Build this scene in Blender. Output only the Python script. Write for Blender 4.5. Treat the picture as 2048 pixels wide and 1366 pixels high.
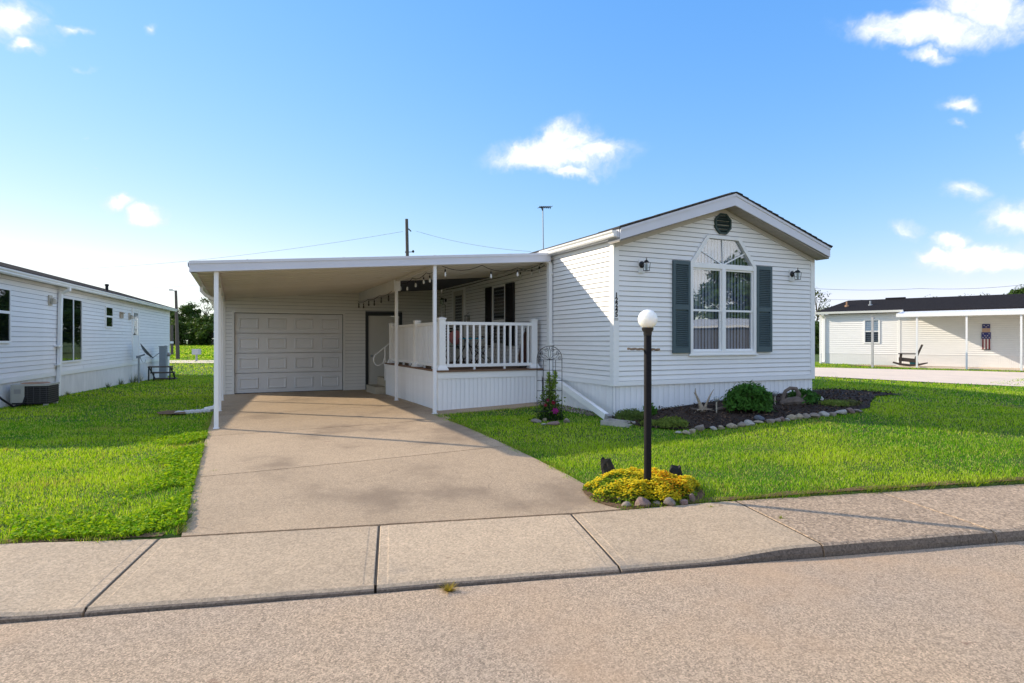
import bpy, bmesh, math, random
import numpy as np
from mathutils import Vector, Matrix
for o in list(bpy.data.objects): bpy.data.objects.remove(o)
SC = bpy.context.scene
COL = SC.collection
R = math.radians
# ------------------------------------------------------------------ camera, sky, sun, exposure
FPX, CX, HY, CAMZ = 1198.0, 1024.0, 680.0, 1.6      # calibrated on the photograph (2048 px wide)
cam = bpy.data.cameras.new('Camera'); camo = bpy.data.objects.new('Camera', cam); COL.objects.link(camo)
cam.sensor_width = 36.0; cam.lens = 36.0 * FPX / 2048.0; cam.shift_y = -3.0 / 2048.0
cam.clip_start = 0.05; cam.clip_end = 3000.0
camo.location = (0, 0, CAMZ); camo.rotation_euler = (R(90), 0, 0)
SC.camera = camo
SUN_EL, SUN_AZ = 25.0, -21.0                        # light travels towards (cos az, sin az)
ldir = Vector((math.cos(R(SUN_AZ)) * math.cos(R(SUN_EL)), math.sin(R(SUN_AZ)) * math.cos(R(SUN_EL)), -math.sin(R(SUN_EL))))
sun = bpy.data.lights.new('Sun', 'SUN'); suno = bpy.data.objects.new('Sun', sun); COL.objects.link(suno)
sun.energy = 2.9; sun.angle = R(0.55); sun.color = (1.0, 0.87, 0.68)
suno.rotation_euler = ldir.to_track_quat('-Z', 'Y').to_euler(); suno.location = (-20, 10, 20)
SKY_STRENGTH = 0.15
SC.view_settings.view_transform = 'Standard'; SC.view_settings.look = 'None'
SC.view_settings.exposure = 1.05; SC.view_settings.gamma = 1.0; SC.view_settings.use_curve_mapping = False

SC.cycles.max_bounces = 6; SC.cycles.diffuse_bounces = 3; SC.cycles.glossy_bounces = 3; SC.cycles.transparent_max_bounces = 8; SC.cycles.transmission_bounces = 4
SC.cycles.caustics_reflective = False; SC.cycles.caustics_refractive = False
W = bpy.data.worlds.new('World'); SC.world = W; W.use_nodes = True
nt = W.node_tree; nt.nodes.clear()
def nd(t, kind, **kw):
    n = t.nodes.new(kind)
    for k, v in kw.items(): setattr(n, k, v)
    return n
def setin(n, **kw):
    for k, v in kw.items(): n.inputs[k].default_value = v
out = nd(nt, 'ShaderNodeOutputWorld'); bg = nd(nt, 'ShaderNodeBackground'); bg.inputs['Strength'].default_value = SKY_STRENGTH
sky = nd(nt, 'ShaderNodeTexSky', sky_type='NISHITA'); sky.sun_disc = False
sky.sun_elevation = R(SUN_EL); sky.altitude = 200; sky.air_density = 1.0; sky.dust_density = 0.0; sky.ozone_density = 3.0
sdir = -ldir; sky.sun_rotation = math.atan2(sdir.x, sdir.y)
tc = nd(nt, 'ShaderNodeTexCoord')
def vmath(op, a, b=None, t=nt):
    n = nd(t, 'ShaderNodeVectorMath', operation=op)
    for i, x in enumerate((a, b)):
        if x is None: continue
        if isinstance(x, (tuple, list, Vector)): n.inputs[i].default_value = tuple(x)
        elif isinstance(x, (int, float)): n.inputs['Scale'].default_value = x
        else: t.links.new(x, n.inputs[i])
    return n.outputs['Value'] if op in ('DOT_PRODUCT', 'LENGTH') else n.outputs['Vector']
def fmath(op, a, b=0.0, t=nt, clamp=False):
    n = nd(t, 'ShaderNodeMath', operation=op); n.use_clamp = clamp
    for i, x in enumerate((a, b)):
        if isinstance(x, (int, float)): n.inputs[i].default_value = x
        else: t.links.new(x, n.inputs[i])
    return n.outputs[0]
D = tc.outputs['Generated']
wn = nd(nt, 'ShaderNodeTexNoise'); setin(wn, Scale=9.0, Detail=5.0, Roughness=0.6); nt.links.new(D, wn.inputs['Vector'])
warp = vmath('SCALE', vmath('SUBTRACT', wn.outputs['Color'], (0.5, 0.5, 0.5)), 0.085)
DW = vmath('ADD', D, warp)
fn = nd(nt, 'ShaderNodeTexNoise'); setin(fn, Scale=22.0, Detail=9.0, Roughness=0.62); nt.links.new(DW, fn.inputs['Vector'])
# clouds: direction (from photo position), half extents in radians*1198, softness
blobs = [(1120, 312, 150, 40, 1), (1138, 278, 66, 54, 1), (1065, 320, 86, 30, 1), (1195, 306, 70, 28, 1), (1140, 345, 60, 16, .8),
         (1880, 62, 190, 42, 1), (1960, 20, 120, 62, 1), (1850, 118, 52, 14, .7), (2150, -20, 160, 60, 1),
         (20, 30, 95, 62, 1), (45, 95, 40, 26, .8), (-80, 20, 110, 70, 1), (140, 52, 34, 12, .6), (285, 47, 22, 17, .55), (155, 132, 22, 7, .3),
         (240, 405, 46, 16, .8), (300, 430, 46, 24, 1), (1912, 215, 34, 20, .8), (1895, 255, 22, 9, .35), (2046, 290, 22, 16, .8),
         (1915, 395, 48, 24, .65), (1815, 465, 46, 22, .65), (2030, 435, 74, 40, 1), (1905, 487, 52, 18, .9), (1985, 522, 150, 32, 1), (1870, 512, 46, 18, .8), (2140, 520, 130, 50, 1),
         (190, 293, 14, 5, .3), (190, 343, 12, 4, .3)]
# position on the sky as tangents around the direction the street looks at (front half), planar noise behind
sep = nd(nt, 'ShaderNodeSeparateXYZ'); nt.links.new(DW, sep.inputs[0])
yy = fmath('MAXIMUM', sep.outputs[1], 0.02)
cb = nd(nt, 'ShaderNodeCombineXYZ'); nt.links.new(fmath('DIVIDE', sep.outputs[0], yy), cb.inputs[0]); nt.links.new(fmath('DIVIDE', sep.outputs[2], yy), cb.inputs[1])
Q = cb.outputs[0]; acc = None
rs = random.Random(4)
for k in range(7):                                   # the same kind of sky goes on outside the frame
    blobs.append(((-900, -500, 2700, 300, 1100, 1700, 3100)[k] + rs.uniform(-80, 80), rs.uniform(-900, -330) if k in (3, 4, 5) else rs.uniform(50, 480), rs.uniform(90, 220), rs.uniform(35, 70), rs.uniform(.6, 1)))
for (px, py, rx, ry, st) in blobs:
    c = ((px - CX) / FPX, (HY - py) / FPX); w = (rx / FPX, ry / FPX)
    n = nd(nt, 'ShaderNodeVectorMath', operation='MULTIPLY_ADD'); nt.links.new(Q, n.inputs[0]); n.inputs[1].default_value = (1 / w[0], 1 / w[1], 0); n.inputs[2].default_value = (-c[0] / w[0], -c[1] / w[1], 0)
    q = nd(nt, 'ShaderNodeMath', operation='MULTIPLY_ADD'); q.use_clamp = True; nt.links.new(vmath('LENGTH', n.outputs[0]), q.inputs[0]); q.inputs[1].default_value = -st; q.inputs[2].default_value = 1.35 * st
    acc = q.outputs[0] if acc is None else fmath('MAXIMUM', acc, q.outputs[0])
bk = nd(nt, 'ShaderNodeTexNoise'); setin(bk, Scale=3.2, Detail=4.0, Roughness=.55); nt.links.new(D, bk.inputs['Vector'])
back = fmath('MULTIPLY', fmath('MULTIPLY', fmath('SUBTRACT', bk.outputs['Fac'], .44, clamp=True), 8.0, clamp=True), fmath('MAXIMUM', fmath('LESS_THAN', sep.outputs[1], 0.02), fmath('MULTIPLY', fmath('SUBTRACT', sep.outputs[2], .58, clamp=True), 8.0, clamp=True)))  # unseen clouds behind and overhead, thickened to lift the fill on shaded walls
acc = fmath('MAXIMUM', acc, back)
dens = fmath('ADD', acc, fmath('MULTIPLY', fmath('SUBTRACT', fn.outputs['Fac'], 0.52), fmath('MULTIPLY', fmath('MINIMUM', acc, 0.45), 3.4)))
mr = nd(nt, 'ShaderNodeMapRange', interpolation_type='SMOOTHSTEP'); setin(mr, **{'From Min': 0.08, 'From Max': 1.18, 'To Min': 0.0, 'To Max': 0.98})
nt.links.new(dens, mr.inputs['Value'])
ccol = nd(nt, 'ShaderNodeMixRGB'); ccol.inputs[1].default_value = (3.0, 3.15, 3.6, 1); ccol.inputs[2].default_value = (4.4, 4.35, 4.3, 1)
sh = nd(nt, 'ShaderNodeMapRange'); setin(sh, **{'From Min': 0.45, 'From Max': 1.0}); nt.links.new(dens, sh.inputs['Value']); nt.links.new(sh.outputs[0], ccol.inputs[0])
mx = nd(nt, 'ShaderNodeMixRGB'); nt.links.new(mr.outputs[0], mx.inputs[0]); sx_ = nd(nt, 'ShaderNodeSeparateColor'); nt.links.new(sky.outputs[0], sx_.inputs[0])      # the camera's tone response to the blue of the sky
tn = nd(nt, 'ShaderNodeCombineColor')
for i_, (p_, g_) in enumerate(((1.15, .59), (.66, 1.03), (.22, 2.5))): chan_ = [] if i_ == 0 else chan_; chan_.append(fmath('MULTIPLY', fmath('POWER', sx_.outputs[i_], p_), g_))
nt.links.new(fmath('MINIMUM', chan_[0], fmath('MULTIPLY', chan_[1], .93)), tn.inputs[0]); nt.links.new(chan_[1], tn.inputs[1]); nt.links.new(chan_[2], tn.inputs[2])
nt.links.new(tn.outputs[0], mx.inputs[1]); nt.links.new(ccol.outputs[0], mx.inputs[2])
nt.links.new(mx.outputs[0], bg.inputs['Color']); nt.links.new(bg.outputs[0], out.inputs['Surface'])

# ------------------------------------------------------------------ frames
A = R(24.8); CA, SA = math.cos(A), math.sin(A)
HO = (1.711, 10.05)                                   # front corner of the main home
def H(u, v): return (HO[0] + CA * u - SA * v, HO[1] + SA * u + CA * v)
def toH(x, y):
    dx, dy = x - HO[0], y - HO[1]
    return dx * CA + dy * SA, -dx * SA + dy * CA
ST = math.atan(0.2); CS, SS = math.cos(ST), math.sin(ST)
def S(s, n): return (s * CS - n * SS, s * SS + n * CS)   # street frame: s along kerb, n away from road
N0, N1 = 3.883, 5.08
# ground height
CP = np.array([(-20, 1.2, .1), (-8, 3.6, .12), (-3.9, 4.42, .085), (-2.6, 4.72, .07), (-1.3, 4.95, .068), (0, 5.2, .068), (1.1, 5.42, .075), (2.5, 5.7, .11), (5.4, 6.3, .13), (10, 7.3, .16), (20, 9.3, .2), (45, 14, .2),
  (-4.65, 9.42, .19), (-2.9, 6.6, .14), (-1.9, 8.0, .19), (-1.4, 11.4, .24), (-3.5, 15.4, .19), (-6, 16, .16), (-2.1, 18.4, .16), (-7.6, 17, .13),
  (1.71, 10.05, .31), (6.06, 12.06, .55), (3.2, 9.3, .37), (5.4, 9.44, .43), (.6, 9.8, .28), (3, 20, .4), (9, 22, .42),
  (-11.25, 13.16, .1), (-16.95, 29.6, -.17), (-9, 20, .07), (-8, 9, .16), (-13, 8, .12), (-14, 22, -.03), (-25, 20, 0.0),
  (8, 9.5, .42), (8.5, 12.5, .47), (13, 13, .36), (13, 18, .36), (18.5, 36, .2), (21, 31, .15), (25, 28, .15), (33, 22, .15), (14, 27, .28),
  (-28, 50, 0), (-20, 44, 0), (0, 45, .1), (20, 60, .2), (-55, 110, .75), (0, 110, .6), (60, 110, .6), (60, 60, .3), (-90, 60, .1), (-60, 15, .0), (90, 40, .3),
  (-160, 160, 1.0), (0, 200, 1.0), (160, 160, 1.0), (200, 30, .6), (-200, 30, .3), (0, 320, 1.0), (-300, 300, 1), (300, 300, 1)], float)
def _tps(r2): return np.where(r2 > 1e-9, .5 * r2 * np.log(np.maximum(r2, 1e-9)), 0.0)
_n = len(CP); _d2 = ((CP[:, None, :2] - CP[None, :, :2]) ** 2).sum(-1)
_M = np.zeros((_n + 3, _n + 3)); _M[:_n, :_n] = _tps(_d2) + np.eye(_n) * 0.4; _M[:_n, _n] = 1; _M[:_n, _n + 1:] = CP[:, :2]; _M[_n:, :_n] = _M[:_n, _n:].T
_W = np.linalg.solve(_M, np.concatenate([CP[:, 2], np.zeros(3)]))
def gzv(X, Y):
    X = np.asarray(X, float); Y = np.asarray(Y, float); sh = X.shape; X = X.ravel(); Y = Y.ravel(); o = np.empty_like(X)
    for i in range(0, len(X), 100000):
        x, y = X[i:i + 100000], Y[i:i + 100000]
        r2 = (x[:, None] - CP[None, :, 0]) ** 2 + (y[:, None] - CP[None, :, 1]) ** 2
        o[i:i + 100000] = _tps(r2) @ _W[:_n] + _W[_n] + _W[_n + 1] * x + _W[_n + 2] * y
    return np.clip(o, -.4, 1.2).reshape(sh)
def gz(x, y): return float(gzv(np.array([x]), np.array([y]))[0])
def PG(px, py, it=12):
    """point of the ground seen at a photo pixel"""
    z = .2
    for _ in range(it):
        Y = (CAMZ - z) * FPX / (py - HY); X = (px - CX) / FPX * Y; z = gz(X, Y)
    return Vector((X, Y, z))

# ------------------------------------------------------------------ mesh helpers
class MB:
    def __init__(s): s.v = []; s.f = []
    def add(s, vs, fs):
        b = len(s.v); s.v += [tuple(v) for v in vs]; s.f += [tuple(i + b for i in f) for f in fs]; return s
    def box(s, x0, x1, y0, y1, z0, z1):
        return s.add([(x0, y0, z0), (x1, y0, z0), (x1, y1, z0), (x0, y1, z0), (x0, y0, z1), (x1, y0, z1), (x1, y1, z1), (x0, y1, z1)],
                     [(0, 3, 2, 1), (4, 5, 6, 7), (0, 1, 5, 4), (1, 2, 6, 5), (2, 3, 7, 6), (3, 0, 4, 7)])
    def hexa(s, p): # 8 points: bottom 4 ccw, top 4
        return s.add(p, [(0, 3, 2, 1), (4, 5, 6, 7), (0, 1, 5, 4), (1, 2, 6, 5), (2, 3, 7, 6), (3, 0, 4, 7)])
    def prism_xz(s, poly, y0, y1):
        n = len(poly); vs = [(x, y0, z) for x, z in poly] + [(x, y1, z) for x, z in poly]
        return s.add(vs, [tuple(range(n)), tuple(range(2 * n - 1, n - 1, -1))] + [((i + 1) % n, i, n + i, n + (i + 1) % n) for i in range(n)])
    def prism_yz(s, poly, x0, x1):
        n = len(poly); vs = [(x0, y, z) for y, z in poly] + [(x1, y, z) for y, z in poly]
        return s.add(vs, [tuple(range(n - 1, -1, -1)), tuple(range(n, 2 * n))] + [(i, (i + 1) % n, n + (i + 1) % n, n + i) for i in range(n)])
    def prism_xy(s, poly, z0, z1):
        n = len(poly); vs = [(x, y, z0) for x, y in poly] + [(x, y, z1) for x, y in poly]
        return s.add(vs, [tuple(range(n - 1, -1, -1)), tuple(range(n, 2 * n))] + [(i, (i + 1) % n, n + (i + 1) % n, n + i) for i in range(n)])
    def frame_xz(s, outer, inner, y0, y1):
        n = len(outer)
        for i in range(n):
            j = (i + 1) % n
            s.prism_xz([outer[i], outer[j], inner[j], inner[i]], y0, y1)
        return s
    def tube(s, pts, r, n=8, caps=True):
        pts = [Vector(p) for p in pts]; m = len(pts); rs_ = r if isinstance(r, (list, tuple)) else [r] * m
        t0 = (pts[1] - pts[0]).normalized(); up = Vector((0, 0, 1)) if abs(t0.z) < .9 else Vector((1, 0, 0))
        a = t0.cross(up).normalized(); vs = []
        for i, p in enumerate(pts):
            t = (pts[min(i + 1, m - 1)] - pts[max(i - 1, 0)])
            t = t.normalized() if t.length > 1e-9 else t0
            a = (a - t * a.dot(t))
            a = a.normalized() if a.length > 1e-6 else t.orthogonal().normalized()
            b = t.cross(a)
            for k in range(n):
                q = 2 * math.pi * k / n; vs.append(p + (a * math.cos(q) + b * math.sin(q)) * rs_[i])
        fs = [(i * n + k, i * n + (k + 1) % n, (i + 1) * n + (k + 1) % n, (i + 1) * n + k) for i in range(m - 1) for k in range(n)]
        if caps: fs += [tuple(range(n - 1, -1, -1)), tuple((m - 1) * n + k for k in range(n))]
        return s.add(vs, fs)
    def lathe(s, prof, cx=0, cy=0, n=20):
        vs = []; m = len(prof)
        for r, z in prof:
            for k in range(n): q = 2 * math.pi * k / n; vs.append((cx + r * math.cos(q), cy + r * math.sin(q), z))
        fs = [(i * n + k, i * n + (k + 1) % n, (i + 1) * n + (k + 1) % n, (i + 1) * n + k) for i in range(m - 1) for k in range(n)]
        return s.add(vs, fs + [tuple(range(n - 1, -1, -1)), tuple((m - 1) * n + k for k in range(n))])
    def mesh(s, name, mat, smooth=False):
        me = bpy.data.meshes.new(name); me.from_pydata(s.v, [], s.f); me.update()
        if mat: me.materials.append(mat)
        if smooth:
            me.polygons.foreach_set('use_smooth', [True] * len(me.polygons))
            try: me.set_sharp_from_angle(angle=R(38))
            except Exception: pass
        return me
    def build(s, name, mat, parent=None, loc=None, rz=0.0, smooth=False):
        return link(name, s.mesh(name, mat, smooth), parent, loc, rz)
def link(name, me, parent=None, loc=None, rz=0.0):
    o = bpy.data.objects.new(name, me); COL.objects.link(o)
    if loc is None: loc = (0, 0, 0)
    o.location = loc; o.rotation_euler = (0, 0, rz)
    if parent is not None: o.parent = parent
    return o
def tag(o, label=None, cat=None, group=None, kind=None):
    if label: o['label'] = label
    if cat: o['category'] = cat
    if group: o['group'] = group
    if kind: o['kind'] = kind
    return o
def thing(name, label, cat, loc=(0, 0, 0), rz=0.0, group=None):
    o = link(name, None, None, loc, rz); o.empty_display_size = .2
    return tag(o, label, cat, group)
def copy_tree(o, parent=None):
    c = o.copy(); COL.objects.link(c); c.parent = parent
    for ch in o.children: copy_tree(ch, c)
    return c
def np_mesh(name, V, F, mat, col=None, smooth=False):
    V = np.asarray(V, np.float32); F = np.asarray(F, np.int32); me = bpy.data.meshes.new(name)
    me.vertices.add(len(V)); me.vertices.foreach_set('co', V.ravel())
    k = F.shape[1]; me.loops.add(F.size); me.loops.foreach_set('vertex_index', F.ravel())
    me.polygons.add(len(F)); me.polygons.foreach_set('loop_start', np.arange(0, F.size, k, dtype=np.int32))
    try: me.polygons.foreach_set('loop_total', np.full(len(F), k, np.int32))
    except Exception: pass
    if smooth: me.polygons.foreach_set('use_smooth', np.ones(len(F), bool))
    if col is not None:
        at = me.color_attributes.new('Col', 'FLOAT_COLOR', 'POINT')
        c4 = np.ones((len(V), 4), np.float32); c4[:, :3] = col; at.data.foreach_set('color', c4.ravel())
    me.update(calc_edges=True); me.validate()
    if mat: me.materials.append(mat)
    return me

# ------------------------------------------------------------------ materials
MATS = {}
def mat(name, col, rough=.6, var=.0, scale=8.0, bump=0.0, bscale=None, metal=0.0, spec=None, stretch=None, col2=None, thr=None, coat=0.0, detail=6.0):
    """principled with noise variation; col2/thr: a second colour where a second noise passes thr (stains)"""
    if name in MATS: return MATS[name]
    m = bpy.data.materials.new(name); m.use_nodes = True; t = m.node_tree; b = t.nodes['Principled BSDF']
    setin(b, Roughness=rough, Metallic=metal)
    if spec is not None: b.inputs['Specular IOR Level'].default_value = spec
    if coat: b.inputs['Coat Weight'].default_value = coat
    b.inputs['Base Color'].default_value = (*col, 1)
    co = nd(t, 'ShaderNodeTexCoord').outputs['Object']
    if stretch:
        mp = nd(t, 'ShaderNodeMapping'); mp.inputs['Scale'].default_value = stretch; t.links.new(co, mp.inputs['Vector']); co = mp.outputs[0]
    if var:
        n = nd(t, 'ShaderNodeTexNoise'); setin(n, Scale=scale, Detail=detail, Roughness=.6); t.links.new(co, n.inputs['Vector'])
        hs = nd(t, 'ShaderNodeMixRGB', blend_type='MULTIPLY'); hs.inputs[0].default_value = 1.0; hs.inputs[1].default_value = (*col, 1)
        mr = nd(t, 'ShaderNodeMapRange'); setin(mr, **{'From Min': .3, 'From Max': .7, 'To Min': 1 - var, 'To Max': 1 + var}); t.links.new(n.outputs['Fac'], mr.inputs['Value'])
        oi = nd(t, 'ShaderNodeObjectInfo'); rv_ = nd(t, 'ShaderNodeMapRange'); setin(rv_, **{'To Min': .965, 'To Max': 1.03}); t.links.new(oi.outputs['Random'], rv_.inputs['Value'])
        t.links.new(fmath('MULTIPLY', mr.outputs[0], rv_.outputs[0], t), hs.inputs[2]); src = hs.outputs[0]
        if col2:
            n2 = nd(t, 'ShaderNodeTexNoise'); setin(n2, Scale=scale * .37, Detail=7.0, Roughness=.65); t.links.new(co, n2.inputs['Vector'])
            m2 = nd(t, 'ShaderNodeMapRange', interpolation_type='SMOOTHSTEP'); setin(m2, **{'From Min': thr, 'From Max': thr + .14}); t.links.new(n2.outputs['Fac'], m2.inputs['Value'])
            x = nd(t, 'ShaderNodeMixRGB'); t.links.new(m2.outputs[0], x.inputs[0]); t.links.new(src, x.inputs[1]); x.inputs[2].default_value = (*col2, 1); src = x.outputs[0]
        t.links.new(src, b.inputs['Base Color'])
    if bump:
        n = nd(t, 'ShaderNodeTexNoise'); setin(n, Scale=bscale or scale * 4, Detail=6.0, Roughness=.65); t.links.new(co, n.inputs['Vector'])
        bp = nd(t, 'ShaderNodeBump'); setin(bp, Strength=bump, Distance=.01); t.links.new(n.outputs['Fac'], bp.inputs['Height']); t.links.new(bp.outputs[0], b.inputs['Normal'])
    MATS[name] = m; return m
def mat_attr(name, rough=.6, trans=.35, var=.0, gain=1.0):
    """leaf / blade material: colour from the mesh's own colour attribute, a share of the light shining through"""
    m = bpy.data.materials.new(name); m.use_nodes = True; t = m.node_tree; b = t.nodes['Principled BSDF']; o = t.nodes['Material Output']
    at = nd(t, 'ShaderNodeVertexColor', layer_name='Col'); t.links.new(at.outputs[0], b.inputs['Base Color']); setin(b, Roughness=rough); b.inputs['Specular IOR Level'].default_value = .06
    tr = nd(t, 'ShaderNodeBsdfTranslucent'); g = nd(t, 'ShaderNodeMixRGB', blend_type='MULTIPLY'); g.inputs[0].default_value = 1; t.links.new(at.outputs[0], g.inputs[1]); g.inputs[2].default_value = (1.3, 1.25, .6, 1)
    t.links.new(g.outputs[0], tr.inputs[0])
    x = nd(t, 'ShaderNodeMixShader'); x.inputs[0].default_value = trans; t.links.new(b.outputs[0], x.inputs[1]); t.links.new(tr.outputs[0], x.inputs[2]); t.links.new(x.outputs[0], o.inputs['Surface'])
    MATS[name] = m; return m
def mat_glass(name, refl=.2, tint=(.9, .93, .95)):
    m = bpy.data.materials.new(name); m.use_nodes = True; t = m.node_tree; t.nodes.clear(); o = nd(t, 'ShaderNodeOutputMaterial')
    tr = nd(t, 'ShaderNodeBsdfTransparent'); tr.inputs[0].default_value = (*tint, 1)
    gl = nd(t, 'ShaderNodeBsdfGlossy'); gl.inputs['Roughness'].default_value = .015; gl.inputs[0].default_value = (.95, .97, 1, 1)
    fr = nd(t, 'ShaderNodeLayerWeight'); fr.inputs[0].default_value = .5
    ad = fmath('ADD', fmath('POWER', fr.outputs['Facing'], 4.0, t), refl, t, True)
    # faint waviness of the pane
    x = nd(t, 'ShaderNodeMixShader'); t.links.new(ad, x.inputs[0]); t.links.new(tr.outputs[0], x.inputs[1]); t.links.new(gl.outputs[0], x.inputs[2]); t.links.new(x.outputs[0], o.inputs['Surface'])
    co = nd(t, 'ShaderNodeTexCoord'); n = nd(t, 'ShaderNodeTexNoise'); setin(n, Scale=1.6, Detail=1.0); t.links.new(co.outputs['Object'], n.inputs['Vector'])
    bp = nd(t, 'ShaderNodeBump'); setin(bp, Strength=.06, Distance=.02); t.links.new(n.outputs['Fac'], bp.inputs['Height']); t.links.new(bp.outputs[0], gl.inputs['Normal'])
    MATS[name] = m; return m
def mat_ground(name, c1, c2, spk, rough=.9, s_big=.6, s_mid=6.0, s_fine=90.0, bump=.5, bscale=160.0, dark=None, dark_thr=.6, dark_scale=.35, stain=None, crack=None):
    """concrete / asphalt: broad tone drift, mottling, aggregate speckle, optional dark weathering and small rusty stains"""
    m = bpy.data.materials.new(name); m.use_nodes = True; t = m.node_tree; b = t.nodes['Principled BSDF']; setin(b, Roughness=rough); b.inputs['Specular IOR Level'].default_value = .25
    co = nd(t, 'ShaderNodeTexCoord').outputs['Object']
    def noise(s, d=6.0, r=.6):
        n = nd(t, 'ShaderNodeTexNoise'); setin(n, Scale=s, Detail=d, Roughness=r); t.links.new(co, n.inputs['Vector']); return n.outputs['Fac']
    def rng(x, a, b_, c, d, sm=False):
        n = nd(t, 'ShaderNodeMapRange', interpolation_type='SMOOTHSTEP' if sm else 'LINEAR'); setin(n, **{'From Min': a, 'From Max': b_, 'To Min': c, 'To Max': d}); t.links.new(x, n.inputs['Value']); return n.outputs[0]
    def mix(f, a, b_, mode='MIX'):
        n = nd(t, 'ShaderNodeMixRGB', blend_type=mode)
        for i, x in enumerate((f, a, b_)):
            if isinstance(x, (int, float)): n.inputs[i].default_value = x
            elif isinstance(x, tuple): n.inputs[i].default_value = (*x, 1)
            else: t.links.new(x, n.inputs[i])
        return n.outputs[0]
    c = mix(rng(noise(s_big, 3), .35, .65, 0, 1), c1, c2)
    oi = nd(t, 'ShaderNodeObjectInfo'); c = mix(1.0, c, rng(oi.outputs['Random'], 0, 1, .93, 1.06), 'MULTIPLY')
    c = mix(1.0, c, rng(noise(s_mid, 7, .7), .25, .75, .92, 1.08), 'MULTIPLY')
    v = nd(t, 'ShaderNodeTexVoronoi'); v.inputs['Scale'].default_value = s_fine; t.links.new(co, v.inputs['Vector'])
    bw = nd(t, 'ShaderNodeRGBToBW'); t.links.new(v.outputs['Color'], bw.inputs[0])
    c = mix(1.0, c, rng(bw.outputs[0], .1, .9, 1 - spk, 1 + spk), 'MULTIPLY')
    c = mix(1.0, c, rng(noise(s_fine * 1.9, 3, .8), .3, .7, 1 - spk * .8, 1 + spk * .8), 'MULTIPLY')
    if dark: c = mix(rng(noise(dark_scale, 5, .62), dark_thr, dark_thr + .16, 0, .75, True), c, dark)
    if stain: c = mix(rng(noise(3.1, 4, .7), .665, .73, 0, .75, True), c, stain)
    if crack:
        wv = nd(t, 'ShaderNodeTexNoise'); setin(wv, Scale=2.2, Detail=5.0, Roughness=.7); t.links.new(co, wv.inputs['Vector'])
        vv_ = vmath('ADD', co, vmath('SCALE', wv.outputs['Color'], .35, t), t); ve = nd(t, 'ShaderNodeTexVoronoi', feature='DISTANCE_TO_EDGE'); ve.inputs['Scale'].default_value = crack; t.links.new(vv_, ve.inputs['Vector'])
        ln = rng(ve.outputs['Distance'], .0, .006 * crack, 1, 0); gate = rng(noise(.7, 3), .54, .60, 0, .55, True)
        c = mix(fmath('MULTIPLY', ln, gate, t), c, (.10, .075, .055))
    t.links.new(c, b.inputs['Base Color'])
    bp = nd(t, 'ShaderNodeBump'); setin(bp, Strength=bump, Distance=.006)
    hh = fmath('ADD', noise(bscale, 4, .7), fmath('MULTIPLY', bw.outputs[0], .7, t), t); t.links.new(hh, bp.inputs['Height']); t.links.new(bp.outputs[0], b.inputs['Normal'])
    MATS[name] = m; return m

VINYL = mat('vinyl_white', (.88, .87, .86), .45, .035, 3.0, stretch=(1, 1, 6), spec=.3)
VINYL2 = mat('vinyl_neighbour', (.87, .86, .85), .5, .04, 2.0, stretch=(1, 1, 6), spec=.3)
SOFF = mat('soffit_vinyl', (.40, .36, .31), .6)
FRZ = mat('frieze_tan', (.58, .54, .49), .6)
VINYLG = mat('vinyl_cream', (.80, .78, .74), .5, .03, 3.0, spec=.3)
SKBACK = mat('skirt_backing', (.62, .62, .64), .8)
CORE = mat('wall_backing', (.30, .30, .31), .9)
SKIRT = mat('skirt_white', (.88, .88, .88), .5, .06, 3.0, stretch=(6, 6, .7), spec=.3)
SKIRT2 = mat('skirt_neighbour', (.82, .81, .79), .55, .09, 1.4, stretch=(3, 3, 1), col2=(.52, .47, .38), thr=.66, spec=.3)
TRIM = mat('trim_white', (.88, .88, .87), .4, .02, 4.0, spec=.35)
ALU = mat('painted_aluminium', (.84, .84, .85), .38, .03, 2.5, spec=.4)
FASC = mat('fascia_aluminium', (.66, .67, .73), .4, .04, 2.2, bump=.06, bscale=5.0, spec=.4)
PAN = mat('carport_pan', (.62, .59, .54), .5, .06, 1.6, spec=.3)
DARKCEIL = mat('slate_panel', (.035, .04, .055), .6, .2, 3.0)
SHINGLE = mat('shingle', (.045, .043, .046), .95, .35, 30.0, bump=.6, bscale=120.0)
SHINGLE2 = mat('shingle_grey', (.026, .025, .028), .98, .3, 14.0, bump=.6, bscale=60.0, spec=.03)
GREEN = mat('shutter_green', (.075, .115, .13), .5, .07, 10.0, spec=.3)
VENTG = mat('vent_green', (.022, .05, .045), .55, .1, 10.0)
BLACK = mat('black_metal', (.012, .012, .013), .4, .2, 20.0)
BLACKM = mat('black_matt', (.010, .010, .011), .75)
DARKIN = mat('dark_interior', (.012, .012, .014), .9)
BLIND = mat('blind_fabric', (.55, .59, .68), .8, .05, 5.0)
REFL = mat('reflected_tan', (.25, .23, .2), .9, .1, 5.0)
GLASS = mat_glass('window_glass', .19, (.9, .93, .96))
GLASSD = mat_glass('dark_glass', .02, (.6, .63, .66))
GDOOR = mat('garage_door_paint', (.74, .73, .73), .5, .05, 1.2, col2=(.66, .65, .63), thr=.66, spec=.3)
DOORW = mat('door_cream', (.62, .60, .54), .5, .03, 2.0)
DECKM = mat('deck_brown', (.17, .095, .055), .65, .2, 6.0, stretch=(1, 8, 8), bump=.2)
STEPC = mat('precast_tan', (.45, .39, .29), .9, .12, 8.0, bump=.3)
CONC = mat_ground('concrete_drive', (.47, .345, .225), (.415, .305, .20), .22, s_fine=95.0, dark=(.25, .18, .12), dark_thr=.53, dark_scale=.6, crack=.5, stain=(.27, .18, .12))
CONCW = mat_ground('concrete_walk', (.52, .39, .26), (.465, .35, .235), .22, s_fine=75.0, dark=(.29, .245, .20), dark_thr=.60, dark_scale=.9, stain=(.24, .16, .10))
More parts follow.
